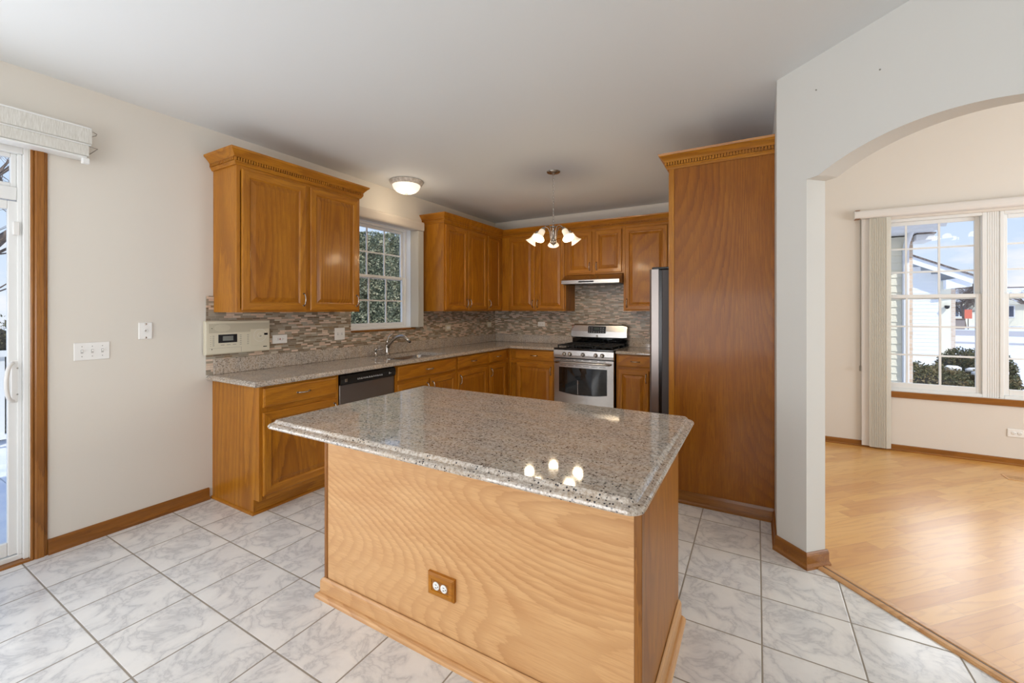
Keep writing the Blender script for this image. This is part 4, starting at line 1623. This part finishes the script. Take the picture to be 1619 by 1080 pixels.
for x in (-.190, .000, .055):
    for k in range(6):
        mb.box(x, x + .012, yf_ - .0012, yf_ - .0001, -.060 + k * .014, -.056 + k * .014)
for k in range(3):
    mb.box(-.135 + k * .042, -.110 + k * .042, yf_ - .0012, yf_ - .0001, -.058, -.054)
mb.build('button_print', INK, t)
mb = MB()
for z in (.070, -.085):
    mb.lathe([(.0035, 0), (.0030, .001), (.0003, .001)], (-.195, yf_, z), 8, mat=RX90)
mb.build('indicator', BLACK, t)
cdl = box('disc_door', IVORY, t, .080, .226, yf_ - .003, yf_, -.075, .055, bev=.0008)
mb = MB()
for rr in (.050, .020):
    mb.lathe([(rr, 0), (rr, .0008), (rr - .0015, .0008), (rr - .0015, 0)], (.153, yf_ - .003, .004), 36, mat=RX90)
mb.build('disc_ring', PLASTIC, cdl)
box('door_latch', BLACK, cdl, .186, .214, yf_ - .0045, yf_ - .003, .004, .020)
mb = MB()
mb.box(.150, .164, yf_ - .0042, yf_ - .0031, -.003, .001)
mb.box(.150, .164, yf_ - .0042, yf_ - .0031, -.008, -.005)
mb.build('print', INK, cdl)
mb = MB()
for k in range(6):
    mb.box(.180 + k * .0052, .1838 + k * .0052, yf_ - .0012, yf_ - .0001, -.092, -.086)
mb.build('maker_mark', BLACK, t)
mb = MB()
mb.box(-.215, .010, yf_ - .0006, yf_, -.0790, -.0778)
mb.box(.010, .0112, yf_ - .0006, yf_, -.118, -.078)
mb.build('seam', INK, t)

# ================================================================== LIGHTS
# flush dome light
t = thing('ceiling_light', 'round flush ceiling light with glowing ribbed dome above the sink window', 'ceiling light', (-3.165, 3.285, CH))
mb = MB()
mb.lathe([(.160, 0), (.172, -.002), (.172, -.012), (.166, -.026), (.150, -.040), (.140, -.044), (.13, -.040)], n=40)
mb.build('mounting_ring', ALAB, t)
mb = MB()
nsg = 72
loops = []
for r_, z in ((.141, -.040), (.139, -.055), (.128, -.080), (.105, -.104), (.070, -.120), (.03, -.127), (.002, -.128)):
    loops.append([(r_ * (1 + .012 * (k % 2)) * math.cos(2 * PI * k / nsg), r_ * (1 + .012 * (k % 2)) * math.sin(2 * PI * k / nsg), z) for k in range(nsg)])
mb.rings(loops, False, True, smooth=True)
mb.build('glass_dome', DOME, t)
mb = MB()
mb.lathe([(.001, -.124), (.014, -.126), (.014, -.132), (.008, -.138), (.001, -.139)], n=14)
mb.build('finial', NICKEL, t)
ob = lamp('flush_lamp', 'POINT', (-3.165, 3.285, CH - .22), 2.2, (1, .82, .60), shadow_soft_size=.10)


def chandelier(loc, label, z_body, shade_mat, up=False, phase=0.0, R_=.165, n_arm=5, chain=True, scale=1.0, power=4.0):
    t = thing('chandelier', label, 'chandelier', loc)
    H = loc[2] - z_body            # hub top below the ceiling
    mb = MB()
    mb.lathe([(.0005, 0), (.066, 0), (.066, -.006), (.058, -.014), (.030, -.020), (.012, -.024), (.010, -.034), (.0005, -.036)], n=28)
    mb.build('canopy', NICKEL, t)
    mb = MB()
    z = -.034
    k = 0
    while z > -H + .01:
        c_ = Vector((0, 0, z - .016))
        pts = []
        for i in range(13):
            a = 2 * PI * i / 12
            x_, z_ = .0075 * math.cos(a), .0165 * math.sin(a)
            pts.append(c_ + (Vector((x_, 0, z_)) if k % 2 else Vector((0, x_, z_))))
        mb.tube(pts, .0020, 6, caps=False)
        z -= .0285
        k += 1
    mb.build('chain', NICKEL, t)
    mb = MB()
    mb.tube([(.002, .001, -.03), (.006, -.004, -.15), (-.004, .004, -.30), (.003, .0, -H)], .0016, 6)
    mb.build('cord', PLASTIC, t)
    hb = -H
    mb = MB()
    mb.lathe([(.0005, hb + .012), (.008, hb + .010), (.010, hb), (.034, hb - .004), (.036, hb - .010), (.022, hb - .014), (.014, hb - .020), (.013, hb - .050), (.017, hb - .060),
              (.012, hb - .070), (.012, hb - .120), (.019, hb - .130), (.012, hb - .140), (.016, hb - .150), (.034, hb - .154), (.036, hb - .160), (.024, hb - .172), (.008, hb - .184), (.004, hb - .190), (.006, hb - .196), (.001, hb - .204)], n=24)
    mb.build('column', NICKEL, t)
    for i in range(n_arm):
        a = phase + 2 * PI * i / n_arm
        d = Vector((math.cos(a), math.sin(a), 0))
        Zv = Vector((0, 0, 1))
        tz = hb
        pr = [(.020, tz - .150), (.030, tz - .110), (.036, tz - .060), (.052, tz - .018), (.082, tz - .006), (.122, tz - .018), (.152, tz - .040), (.164, tz - .058)]
        if up:
            pr = [(.020, tz - .140), (.040, tz - .165), (.085, tz - .170), (.130, tz - .145), (.165, tz - .105), (.185, tz - .07)]
        mb = MB()
        mb.tube([d * p + Zv * q for p, q in pr], .0048, 8)
        mb.build('arm', NICKEL, t)
        # shade axis
        if up:
            ax = (Zv + d * .10).normalized()
            base = d * .185 + Zv * (tz - .075)
        else:
            ax = (-Zv * .80 + d * .62).normalized()
            base = d * .158 + Zv * (tz - .050)
        q = ax.to_track_quat('Z', 'Y').to_matrix()
        mb = MB()
        mb.lathe([(.0005, -.006), (.016, -.006), (.019, .0), (.021, .014), (.022, .028), (.019, .030)], base, 18, mat=q)
        mb.build('socket_cup', NICKEL, t)
        mb = MB()
        mb.lathe([(.018, .024), (.026, .026), (.0285, .034), (.0285, .060), (.031, .082), (.040, .104), (.054, .122), (.0575, .128), (.0555, .1275), (.052, .122), (.038, .105), (.0290, .082), (.0265, .060), (.0265, .036)], base, 28, mat=q)
        sh = mb.build('glass_shade', shade_mat, t)
        mb = MB()
        mb.lathe([(.010, .03), (.012, .045), (.020, .070), (.022, .088), (.016, .104), (.001, .112)], base, 16, mat=q)
        mb.build('bulb', BULB, sh)
        wp = Vector(loc) + base + ax * .15
        lamp('chandelier_lamp', 'POINT', wp, power, (1, .80, .54), shadow_soft_size=.045)
    return t


chandelier((-1.708, 3.765, CH), 'brushed nickel chandelier with five lit glass shades on a chain over the kitchen floor', 2.210, SHADE, phase=R(114.4), power=4.0)
chandelier((2.265, 3.555, DCH), 'dining chandelier at the right edge, only one upturned white shade in view', 2.27, SHADE_OFF, up=True, phase=R(206), power=.8)

# ================================================================== BLINDS AND SHADES
# patio door roman shade stack under its head rail
t = thing('roller_shade', 'off-white woven shade folded in two tiers above the patio door', 'window shade', (LW, 0, 0))
y1_, y0_ = .932, DY0 - .2
mb = MB()
pr = [(.006, 2.372), (.095, 2.372), (.104, 2.380), (.104, 2.462), (.006, 2.462)]
mb.rings([[(x, y, z) for x, z in pr] for y in (y0_, y1_)])
mb.build('upper_tier', FABRIC, t)
mb = MB()
pr = [(.006, 2.300), (.090, 2.300), (.098, 2.306), (.098, 2.366), (.006, 2.366)]
mb.rings([[(x, y, z) for x, z in pr] for y in (y0_, y1_ - .012)])
mb.build('lower_tier', FABRIC, t)
mb = MB()
mb.box(.001, .108, y0_, y1_ - .002, 2.4625, 2.471, .002)
mb.build('head_rail', VINYL, t)
box('middle_rail', VINYL, t, .060, .108, y0_, y1_ - .004, 2.3665, 2.3715, bev=.0015)
box('bottom_rail', VINYL, t, .004, .102, y0_, y1_ - .020, 2.291, 2.2995, bev=.002)
mb = MB()
mb.tube([(.098, y1_ + .001, 2.455), (.080, y1_ + .028, 2.452), (.060, y1_ + .030, 2.448), (.060, y1_ + .004, 2.430)], .0022, 6)
mb.tube([(.098, y1_ - .010, 2.362), (.085, y1_ + .030, 2.362), (.050, y1_ + .004, 2.330)], .0022, 6)
mb.build('wire_clip', NICKEL, t)
mb = MB()
mb.box(.070, .102, y1_ - .040, y1_ - .008, 2.258, 2.2905, .003, rot=None)
mb.build('end_hook', VINYL, t)

# kitchen window valance and stacked vertical blind
t = thing('vertical_blind', 'white vertical blind stacked at the right side of the sink window', 'window blind', (LW, 0, 0))
mb = MB()
pr = [(.001, 2.325), (.088, 2.325), (.096, 2.332), (.100, 2.345), (.100, 2.410), (.096, 2.424), (.088, 2.430), (.001, 2.430)]
mb.rings([[(x, y, z) for x, z in pr] for y in (2.704, 3.838)])
mb.build('valance', new_mat('greige_valance', lin(206, 196, 184), .6)[0], t)
for k in range(7):
    y = 3.735 + k * .014
    mb = MB()
    M = Matrix.Translation((.045, y, 0)) @ Matrix.Rotation(R(-62), 4, 'Z')
    mb.box(-.002, .002, -.044, .044, 1.196, 2.322, .0005, rot=M)
    mb.build('blind_slat', SLAT, t)
mb = MB()
mb.tube([(.06, 3.826, 2.32), (.06, 3.828, 1.5), (.06, 3.828, 1.25)], .003, 6)
mb.build('wand', PLASTIC, t)

# dining vertical blind: long valance, flat lead slat and stacked slats
t = thing('vertical_blind', 'beige floor length vertical blind stacked at the left side of the dining window', 'window blind', (0, BW, 0))
mb = MB()
pr = [(-.001, 2.322), (-.050, 2.322), (-.062, 2.332), (-.066, 2.350), (-.066, 2.376), (-.062, 2.394), (-.050, 2.404), (-.001, 2.404)]
mb.rings([[(x, y, z) for y, z in pr] for x in (.862, 3.1)])
mb.build('valance', VAL, t)
mb = MB()
mb.box(.866, .905, -.062, -.002, 2.404, 2.408)
mb.box(.866, .905, -.062, -.002, 2.318, 2.322)
mb.build('track_end', DTRIMD, t)
mb = MB()
M = Matrix.Translation((.958, -.030, 0)) @ Matrix.Rotation(R(0), 4, 'Z')
mb.box(-.036, .036, -.0012, .0012, .022, 2.318, rot=M)
mb.build('blind_slat', VAL, t)
for k in range(10):
    x = 1.002 + k * .0142
    mb = MB()
    M = Matrix.Translation((x, -.040, 0)) @ Matrix.Rotation(R(34), 4, 'Z')
    # slightly curved slat
    pr = [(-.026, .0), (-.013, -.003), (0, -.004), (.013, -.003), (.026, 0), (.026, .0012), (.013, -.0018), (0, -.0028), (-.013, -.0018), (-.026, .0012)]
    mb.rings([[M @ Vector((a, b, z)) for a, b in pr] for z in (.020, 2.318)])
    mb.build('blind_slat', SLAT, t)
mb = MB()
mb.tube([(.908, -.052, 2.32), (.908, -.052, .83)], .0025, 6)
mb.box(.900, .916, -.060, -.044, .775, .83, .003)
mb.build('pull_cord', DARKGREY, t)

# floor vent in the dining floor
t = thing('floor_vent', 'brown floor register set in the oak dining floor near the window wall', 'vent', (1.935, 5.13, .0032), R(30))
mb = MB()
mb.box(-.15, .15, -.060, -.045, 0, .004, .001)
mb.box(-.15, .15, .045, .060, 0, .004, .001)
mb.box(-.15, -.135, -.045, .045, 0, .004, .001)
mb.box(.135, .15, -.045, .045, 0, .004, .001)
for k in range(7):
    mb.box(-.135, .135, -.040 + k * .0125, -.034 + k * .0125, .0002, .003)
t.rotation_euler.z = 0
mb.build('grille', PINE[0], t)
box('duct_shadow', DARKV, t, -.135, .135, -.045, .045, .00005, .00015)

# ================================================================== OUTSIDE
SNOW = None


def make_snow():
    m, nt, b = new_mat('snow', rough=.75)
    tc = obj_coord(nt, False)
    n = nnew(nt, 'ShaderNodeTexNoise', {'Vector': tc, 'Scale': 3.0, 'Detail': 4.0})
    nt.links.new(ramp(nt, n.outputs['Fac'], [(.35, lin(214, 218, 230)), (.6, lin(236, 236, 240))]), b.inputs['Base Color'])
    bump(nt, b, n.outputs['Fac'], .5, .1)
    return m


SNOW = make_snow()
SIDE_C = new_mat('cream_vinyl_siding', lin(238, 232, 212), .6)[0]
SIDE_W = new_mat('white_vinyl_siding', lin(242, 241, 238), .6)[0]
TRIMW = new_mat('white_aluminium_trim', lin(242, 242, 244), .5)[0]
ASPH = new_mat('wet_asphalt', lin(166, 162, 168), .7)[0]
SHING = None


def make_shingle():
    m, nt, b = new_mat('roof_shingles', rough=.9)
    n = nnew(nt, 'ShaderNodeTexNoise', {'Vector': obj_coord(nt, False), 'Scale': 18.0, 'Detail': 4.0})
    nt.links.new(ramp(nt, n.outputs['Fac'], [(.4, lin(96, 84, 78)), (.6, lin(140, 126, 118))]), b.inputs['Base Color'])
    return m


def make_brick():
    m, nt, b = new_mat('tan_brick', rough=.85)
    mp = nnew(nt, 'ShaderNodeMapping', {'Vector': obj_coord(nt, False), 'Rotation': (R(90), 0, 0)})
    n = nnew(nt, 'ShaderNodeTexBrick', {'Vector': mp.outputs[0], 'Color1': lin(210, 184, 160), 'Color2': lin(226, 206, 186), 'Mortar': lin(220, 212, 204), 'Scale': 4.5, 'Mortar Size': .02})
    nt.links.new(n.outputs['Color'], b.inputs['Base Color'])
    return m


SHING, BRICK = make_shingle(), make_brick()
BARK = new_mat('grey_brown_bark', lin(118, 104, 94), .9)[0]
GZ = -.35


def make_leaf(name, c0, c1, c2):
    m, nt, b = new_mat(name, rough=.7)
    n = nnew(nt, 'ShaderNodeTexNoise', {'Vector': obj_coord(nt, True), 'Scale': 9.0, 'Detail': 4.0})
    nt.links.new(ramp(nt, n.outputs['Fac'], [(.35, c0), (.5, c1), (.66, c2)]), b.inputs['Base Color'])
    return m


LEAF_A = make_leaf('arborvitae_scale_leaf', lin(104, 112, 92), lin(140, 146, 120), lin(196, 190, 160))
LEAF_B = make_leaf('clipped_yew_leaf', lin(70, 76, 50), lin(100, 98, 66), lin(134, 116, 84))

mb = MB()
mb.box(-60, LW - .2, -60, 160, GZ - .3, GZ)
mb.box(LW - .2, 140, BW + .25, 160, GZ - .3, GZ)
tag(mb.build('snow_ground', SNOW), 'snow-covered ground outside around the house', 'snow', kind='stuff')
mb = MB()
mb.box(-10, 110, 40.0, 49.5, GZ + .001, GZ + .02)
tag(mb.build('road', ASPH), 'grey wet street crossing the snow beyond the hedge', 'road')
mb = MB()
mb.box(6, 60, 30.5, 32.0, GZ + .001, GZ + .02)
tag(mb.build('footpath', ASPH), 'narrow wet footpath through the snow before the street', 'path')


def siding_mesh(mb, x0, x1, z0, z1, y, lap=.105, zr=None, mi=0):
    n = int((z1 - z0) / lap)
    for k in range(n):
        a = z0 + k * lap
        b = min(a + lap, z1)
        ra = rb = x1
        if zr:
            rb = zr(b)
            ra = rb
        if ra <= x0:
            continue
        mb.faces([(x0, y - .014, a), (ra, y - .014, a), (rb, y - .002, b), (x0, y - .002, b), (x0, y, a), (ra, y, a)], [(0, 1, 2, 3), (0, 4, 5, 1)], mi)


# neighbouring wing close to the dining window
t = thing('neighbour_wing', 'cream sided house wing with white downspout just outside the dining window', 'building', (0, 8.0, GZ))
z0 = 0
mb = MB()
siding_mesh(mb, .2, 1.775, z0, 2.78, 0)
mb.box(.2, 1.893, .0, .6, z0, 2.78)
mb.build('siding', SIDE_C, t)
mb = MB()
mb.box(1.778, 1.842, -.07, .001, z0, 2.62, .008)
mb.tube([(1.81, -.04, 2.60), (1.81, -.09, 2.68), (1.82, -.22, 2.80), (1.82, -.30, 2.92)], .035, 8)
mb.build('downspout', TRIMW, t)
box('brick_edge', BRICK, t, 1.846, 1.893, -.012, .0, z0, 2.78)
mb = MB()
mb.box(.2, 2.05, -.30, .55, 2.80, 2.84)
mb.box(.2, 2.07, -.34, -.30, 2.80, 2.93, .004)
mb.rings([[(x, y, z) for y, z in ((-.34, 2.84), (-.46, 2.94), (-.46, 3.05), (-.34, 3.05))] for x in (.2, 2.14)])
mb.build('eave_gutter', TRIMW, t)
mb = MB()
mb.rings([[(x, y, z) for y, z in ((-.36, 3.055), (2.0, 4.1), (2.0, 4.2), (-.40, 3.12))] for x in (.2, 2.12)])
mb.build('roof', SHING, t)
box('return_soffit', TRIMW, t, 1.895, 2.08, -.16, .3, 2.70, 2.78)
box('return_shingles', SHING, t, 1.895, 2.09, -.18, .3, 2.781, 2.798)

# neighbouring garage
t = thing('neighbour_garage', 'white sided gabled garage seen through the dining window', 'building', (0, 16.0, GZ))
mb = MB()
roofz = lambda x: 3.18 - (x - 3.79) * .497
siding_mesh(mb, -1.0, 4.36, 0, 2.60, 0)
siding_mesh(mb, -1.0, 4.36, 2.52, 5.0, 0, zr=lambda z: min(4.36, 3.79 + (3.18 - .16 - z) / .497))
mb.build('siding', SIDE_W, t)
box('wall_core', SIDE_W, t, -1.0, 4.64, .001, 6, 0, 2.55)
box('corner_board', SIDE_C, t, 4.36, 4.555, -.03, .0, 0, 2.52)
box('brick_edge', BRICK, t, 4.555, 4.645, -.03, .0, 0, 2.3)
mb = MB()
x0r, x1r = 0.5, 4.90
za, zb = roofz(x0r), roofz(x1r)
for (dz0, dz1, ya, yb) in ((-.20, 0.0, -.30, -.25),):
    mb.rings([[(x0r, y, za + dz0), (x0r, y, za + dz1), (x1r, y, zb + dz1), (x1r, y, zb + dz0)] for y in (ya, yb)])
mb.rings([[(x0r, y, za - .03), (x0r, y, za), (x1r, y, zb), (x1r, y, zb - .03)] for y in (-.249, 6.2)])
mb.rings([[(4.40, y, 2.30), (4.40, y, 2.55), (4.90, y, zb), (4.90, y, 2.36)] for y in (-.245, 6)])
mb.build('rake_board', TRIMW, t)
mb = MB()
mb.rings([[(x0r, y, za + .001), (x0r, y, za + .05), (x1r + .05, y, zb + .02), (x1r + .05, y, zb - .02)] for y in (-.34, 6.2)])
mb.build('roof', SHING, t)
mb = MB()
mb.lathe([(.001, .0), (.05, .0), (.055, -.03), (.045, -.07), (.02, -.09), (.001, -.095)], (4.46, -.10, 1.86), 14)
mb.build('dome_camera', BLACK, t)


def leaf_cloud(mb, n, fn, size):
    for _ in range(n):
        p, nrm = fn()
        a = Vector((random.gauss(0, 1), random.gauss(0, 1), random.gauss(0, 1))).normalized()
        u = (a + nrm * .6).normalized()
        v = u.cross(Vector((random.gauss(0, 1), random.gauss(0, 1), random.gauss(0, 1)))).normalized()
        s_ = size * random.uniform(.6, 1.3)
        mb.faces([p - v * s_ * .35, p + v * s_ * .35, p + u * s_], [(0, 1, 2)])


def shrub(label, loc, rx, ry, rz_, n=2600, snow=(), rz=0.0, group=None):
    t = thing('hedge_shrub', label, 'shrub', loc, rz, group)
    mb = MB()

    def fn():
        while True:
            x, y, z = random.uniform(-1, 1), random.uniform(-1, 1), random.uniform(0, 1)
            d = abs(x) ** 4 + abs(y) ** 4 + abs(z) ** 4
            if .62 < d < 1.0:
                wv = 1 + .05 * math.sin(7 * x) * math.cos(6 * y)
                return Vector((x * rx, y * ry, z * rz_ * wv)), Vector((x / rx, y / ry, z / rz_)).normalized()
    leaf_cloud(mb, int(n * 2.4), fn, .036)
    mb.build('foliage', LEAF_B, t)
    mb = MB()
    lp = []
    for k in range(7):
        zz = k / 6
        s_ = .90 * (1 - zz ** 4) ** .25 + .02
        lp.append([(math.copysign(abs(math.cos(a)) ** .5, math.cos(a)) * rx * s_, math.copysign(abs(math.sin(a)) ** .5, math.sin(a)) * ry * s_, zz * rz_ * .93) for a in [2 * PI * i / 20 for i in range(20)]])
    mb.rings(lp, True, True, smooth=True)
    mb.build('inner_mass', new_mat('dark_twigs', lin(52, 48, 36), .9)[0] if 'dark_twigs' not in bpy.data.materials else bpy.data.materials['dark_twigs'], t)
    if snow:
        mb = MB()
        for (sx, sy, sw, sd) in snow:
            q = [(sx + sw * math.cos(a) * (1 + .25 * math.sin(3 * a + sx * 9)), sy + sd * math.sin(a)) for a in [2 * PI * i / 16 for i in range(16)]]
            mb.rings([[(x, y, rz_ * .95) for x, y in q], [(x * 1, y, rz_ * 1.0) for x, y in q], [(sx + (x - sx) * .6, sy + (y - sy) * .6, rz_ * 1.03) for x, y in q]], True, True, smooth=True)
        mb.build('snow_patch', SNOW, t)
    return t


shrub('wide clipped dark green hedge shrub below the dining window, nearest the wing', (2.33, 8.95, GZ), .39, .72, .88, snow=[(.20, -.1, .09, .05)], n=3000)
shrub('clipped hedge shrub with patches of snow on top, beside the first one', (3.01, 9.05, GZ), .27, .50, .82, snow=[(-.05, -.15, .17, .08), (.08, .12, .13, .05), (-.08, .25, .10, .04)], n=2400)
shrub('taller clipped hedge shrub at the corner of the neighbouring garage', (3.50, 11.2, GZ), .50, .55, 1.0, n=3000)
shrub('rounded clipped shrub seen through the right-hand dining window', (3.33, 10.1, GZ), .30, .42, .98, n=2400)


def bare_tree(label, loc, h, seed, spread=.55, depth=5, trunk=.10, cat='tree', twigs=3, group=None):
    rnd = random.Random(seed)
    t = thing('bare_tree', label, cat, loc, 0, group)
    mb = MB()

    def grow(p, d, ln, r, lv):
        pts = [p]
        q = p
        for k in range(3):
            d = (d + Vector((rnd.gauss(0, .10), rnd.gauss(0, .10), rnd.gauss(0, .05) + .03))).normalized()
            q = q + d * ln / 3
            pts.append(q)
        mb.tube(pts, [r, r * .85, r * .72, r * .6], 5 if lv > 2 else 3, caps=False)
        if lv == 0:
            return
        for k in range(twigs + (1 if lv > 2 else 0)):
            a = rnd.uniform(0, 2 * PI)
            s_ = Vector((math.cos(a), math.sin(a), 0))
            nd = (d + s_ * rnd.uniform(spread * .6, spread * 1.3)).normalized()
            b = pts[rnd.choice((1, 2, 3))] if k else pts[3]
            grow(b, nd, ln * rnd.uniform(.60, .80), r * .52, lv - 1)
    grow(Vector((0, 0, 0)), Vector((0, 0, 1)), h * .36, trunk, depth)
    mb.build('branches', BARK, t)
    return t


bare_tree('bare leafless tree behind the garage, framed by the left dining window', (16.9, 55.8, GZ), 6.2, 11, .95, 6, .13, twigs=4)
bare_tree('bare leafless tree across the street in the right dining window', (24.2, 62.0, GZ), 5.0, 12, .8, 6, .13)
bare_tree('bare leafless tree beyond the patio deck', (-8.2, .95, GZ), 5.2, 14, .6, 6, .13)
bare_tree('distant bare tree rising over the garage roof', (14.45, 50.6, GZ), 5.9, 17, .7, 5, .09)


# distant houses
def house(label, loc, w, d, h, rh, rz=0):
    t = thing('distant_house', label, 'house', loc, rz)
    box('walls', SIDE_C, t, -w / 2, w / 2, -d / 2, d / 2, 0, h)
    mb = MB()
    mb.rings([[(x, -d / 2 - .4, h), (x, 0, h + rh), (x, d / 2 + .4, h), (x, d / 2 + .4, h + .15), (x, 0, h + rh + .18), (x, -d / 2 - .4, h + .15)] for x in (-w / 2 - .4, w / 2 + .4)])
    mb.build('roof', SHING, t)
    mb = MB()
    mb.rings([[(x, -d / 2 - .2, h + .22), (x, -.6, h + rh - .1), (x, -.6, h + rh + .02), (x, -d / 2 - .3, h + .32)] for x in (-w / 2 + .6, w / 2 - .8)])
    mb.build('roof_snow', SNOW, t)
    mb = MB()
    gx = -w * .22
    mb.rings([[(gx - 2.2, y, h), (gx + 2.2, y, h), (gx, y, h + 1.6)] for y in (-d / 2 - .6, -d / 2 + 2)])
    mb.build('front_gable', SIDE_C, t)
    for k in range(4):
        wx = -w * .38 + k * w * .25
        f = box('window', TRIMW, t, wx - .7, wx + .7, -d / 2 - .05, -d / 2 - .001, .9, 2.2)
        mb = MB()
        mb.box(wx - .6, wx - .04, -d / 2 - .07, -d / 2 - .051, 1.0, 2.1)
        mb.box(wx + .04, wx + .6, -d / 2 - .07, -d / 2 - .051, 1.0, 2.1)
        mb.build('pane', new_mat('dim_window', lin(90, 96, 110), .2)[0] if 'dim_window' not in bpy.data.materials else bpy.data.materials['dim_window'], f)


house('distant house with snowy roof across the street in the right dining window', (24.5, 69.0, GZ), 14, 8, 2.3, 1.8)
house('distant house with brown roof behind the bare tree in the left dining window', (24.0, 92.0, GZ), 16, 8, 2.4, 2.0)

# street sign and bin
t = thing('street_sign', 'small orange-red sign on a thin post beside the street', 'sign', (16.1, 52.6, GZ))
MB().tube([(0, 0, 0), (0, 0, 1.75)], .03, 6).build('post', BARK, t)
box('sign_plate', new_mat('orange_sign_face', lin(226, 120, 96), .5)[0], t, -.24, .24, -.045, -.032, .95, 1.75, bev=.002)
t = thing('utility_box', 'squat grey-brown utility box standing in the snow by the street', 'utility box', (15.45, 52.8, GZ))
box('cabinet', new_mat('grey_brown_metal', lin(150, 138, 132), .6)[0], t, -.42, .42, -.3, .3, 0, .84, bev=.02)
box('lid', new_mat('brown_lid', lin(120, 96, 84), .6)[0], t, -.46, .46, -.34, .34, .841, .94, bev=.02)

# arborvitae hedge outside the kitchen window
t0 = thing('arborvitae', 'dense green arborvitae of the screen hedge outside the sink window', 'evergreen', (-5.75, 3.1, GZ), 0, 'arborvitae hedge outside the kitchen window')
mb = MB()


def fn():
    z = random.random() ** .9
    r_ = .48 * (1 - z ** 6 * .6)
    a = random.uniform(0, 2 * PI)
    r_ *= .93 + .07 * math.sin(z * 23 + 3 * math.sin(a * 3)) * math.cos(a * 5)
    rr = r_ * random.uniform(.84, 1.05)
    return Vector((math.cos(a) * rr, math.sin(a) * rr, z * 3.15)), Vector((math.cos(a), math.sin(a), .9)).normalized()


leaf_cloud(mb, 26000, fn, .036)
mb.build('foliage', LEAF_A, t0)
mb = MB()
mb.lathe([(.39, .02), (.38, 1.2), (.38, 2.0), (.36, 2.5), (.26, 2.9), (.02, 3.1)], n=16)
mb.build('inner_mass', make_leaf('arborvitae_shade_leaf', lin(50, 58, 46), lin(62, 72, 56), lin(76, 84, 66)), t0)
for k in range(1, 8):
    c = copy_tree(t0)
    c.location.y = 3.1 + k * .66
    c.location.x = -5.75 + random.uniform(-.06, .06)
    c.rotation_euler.z = random.uniform(0, 6)
    c.scale.z = random.uniform(.94, 1.04)

# patio deck with railing
mb = MB()
for k in range(14):
    mb.box(-6.9, LW - .2, -2.4 + k * .28, -2.4 + k * .28 + .272, -.12, -.05)
tag(mb.build('patio_deck', SNOW), 'snow-dusted deck boards outside the patio door', 'deck')
t = thing('deck_railing', 'white deck railing with balusters outside the patio door', 'railing', (-6.8, -.5, -.05))
mb = MB()
for y in (-1.9, 0, 1.9):
    mb.box(-.05, .05, y - .05, y + .05, 0, 1.05)
mb.build('post', VINYL, t)
box('top_rail', VINYL, t, -.05, .05, -1.9, 2.0, .96, 1.02)
box('bottom_rail', VINYL, t, -.03, .03, -1.9, 1.9, .10, .15)
mb = MB()
for k in range(30):
    mb.box(-.018, .018, -1.85 + k * .125, -1.815 + k * .125, .15, .96)
mb.build('balusters', VINYL, t)
shrub('dark evergreen shrub beyond the deck railing', (-9.3, 1.55, GZ), .6, .6, 1.6, n=1500)
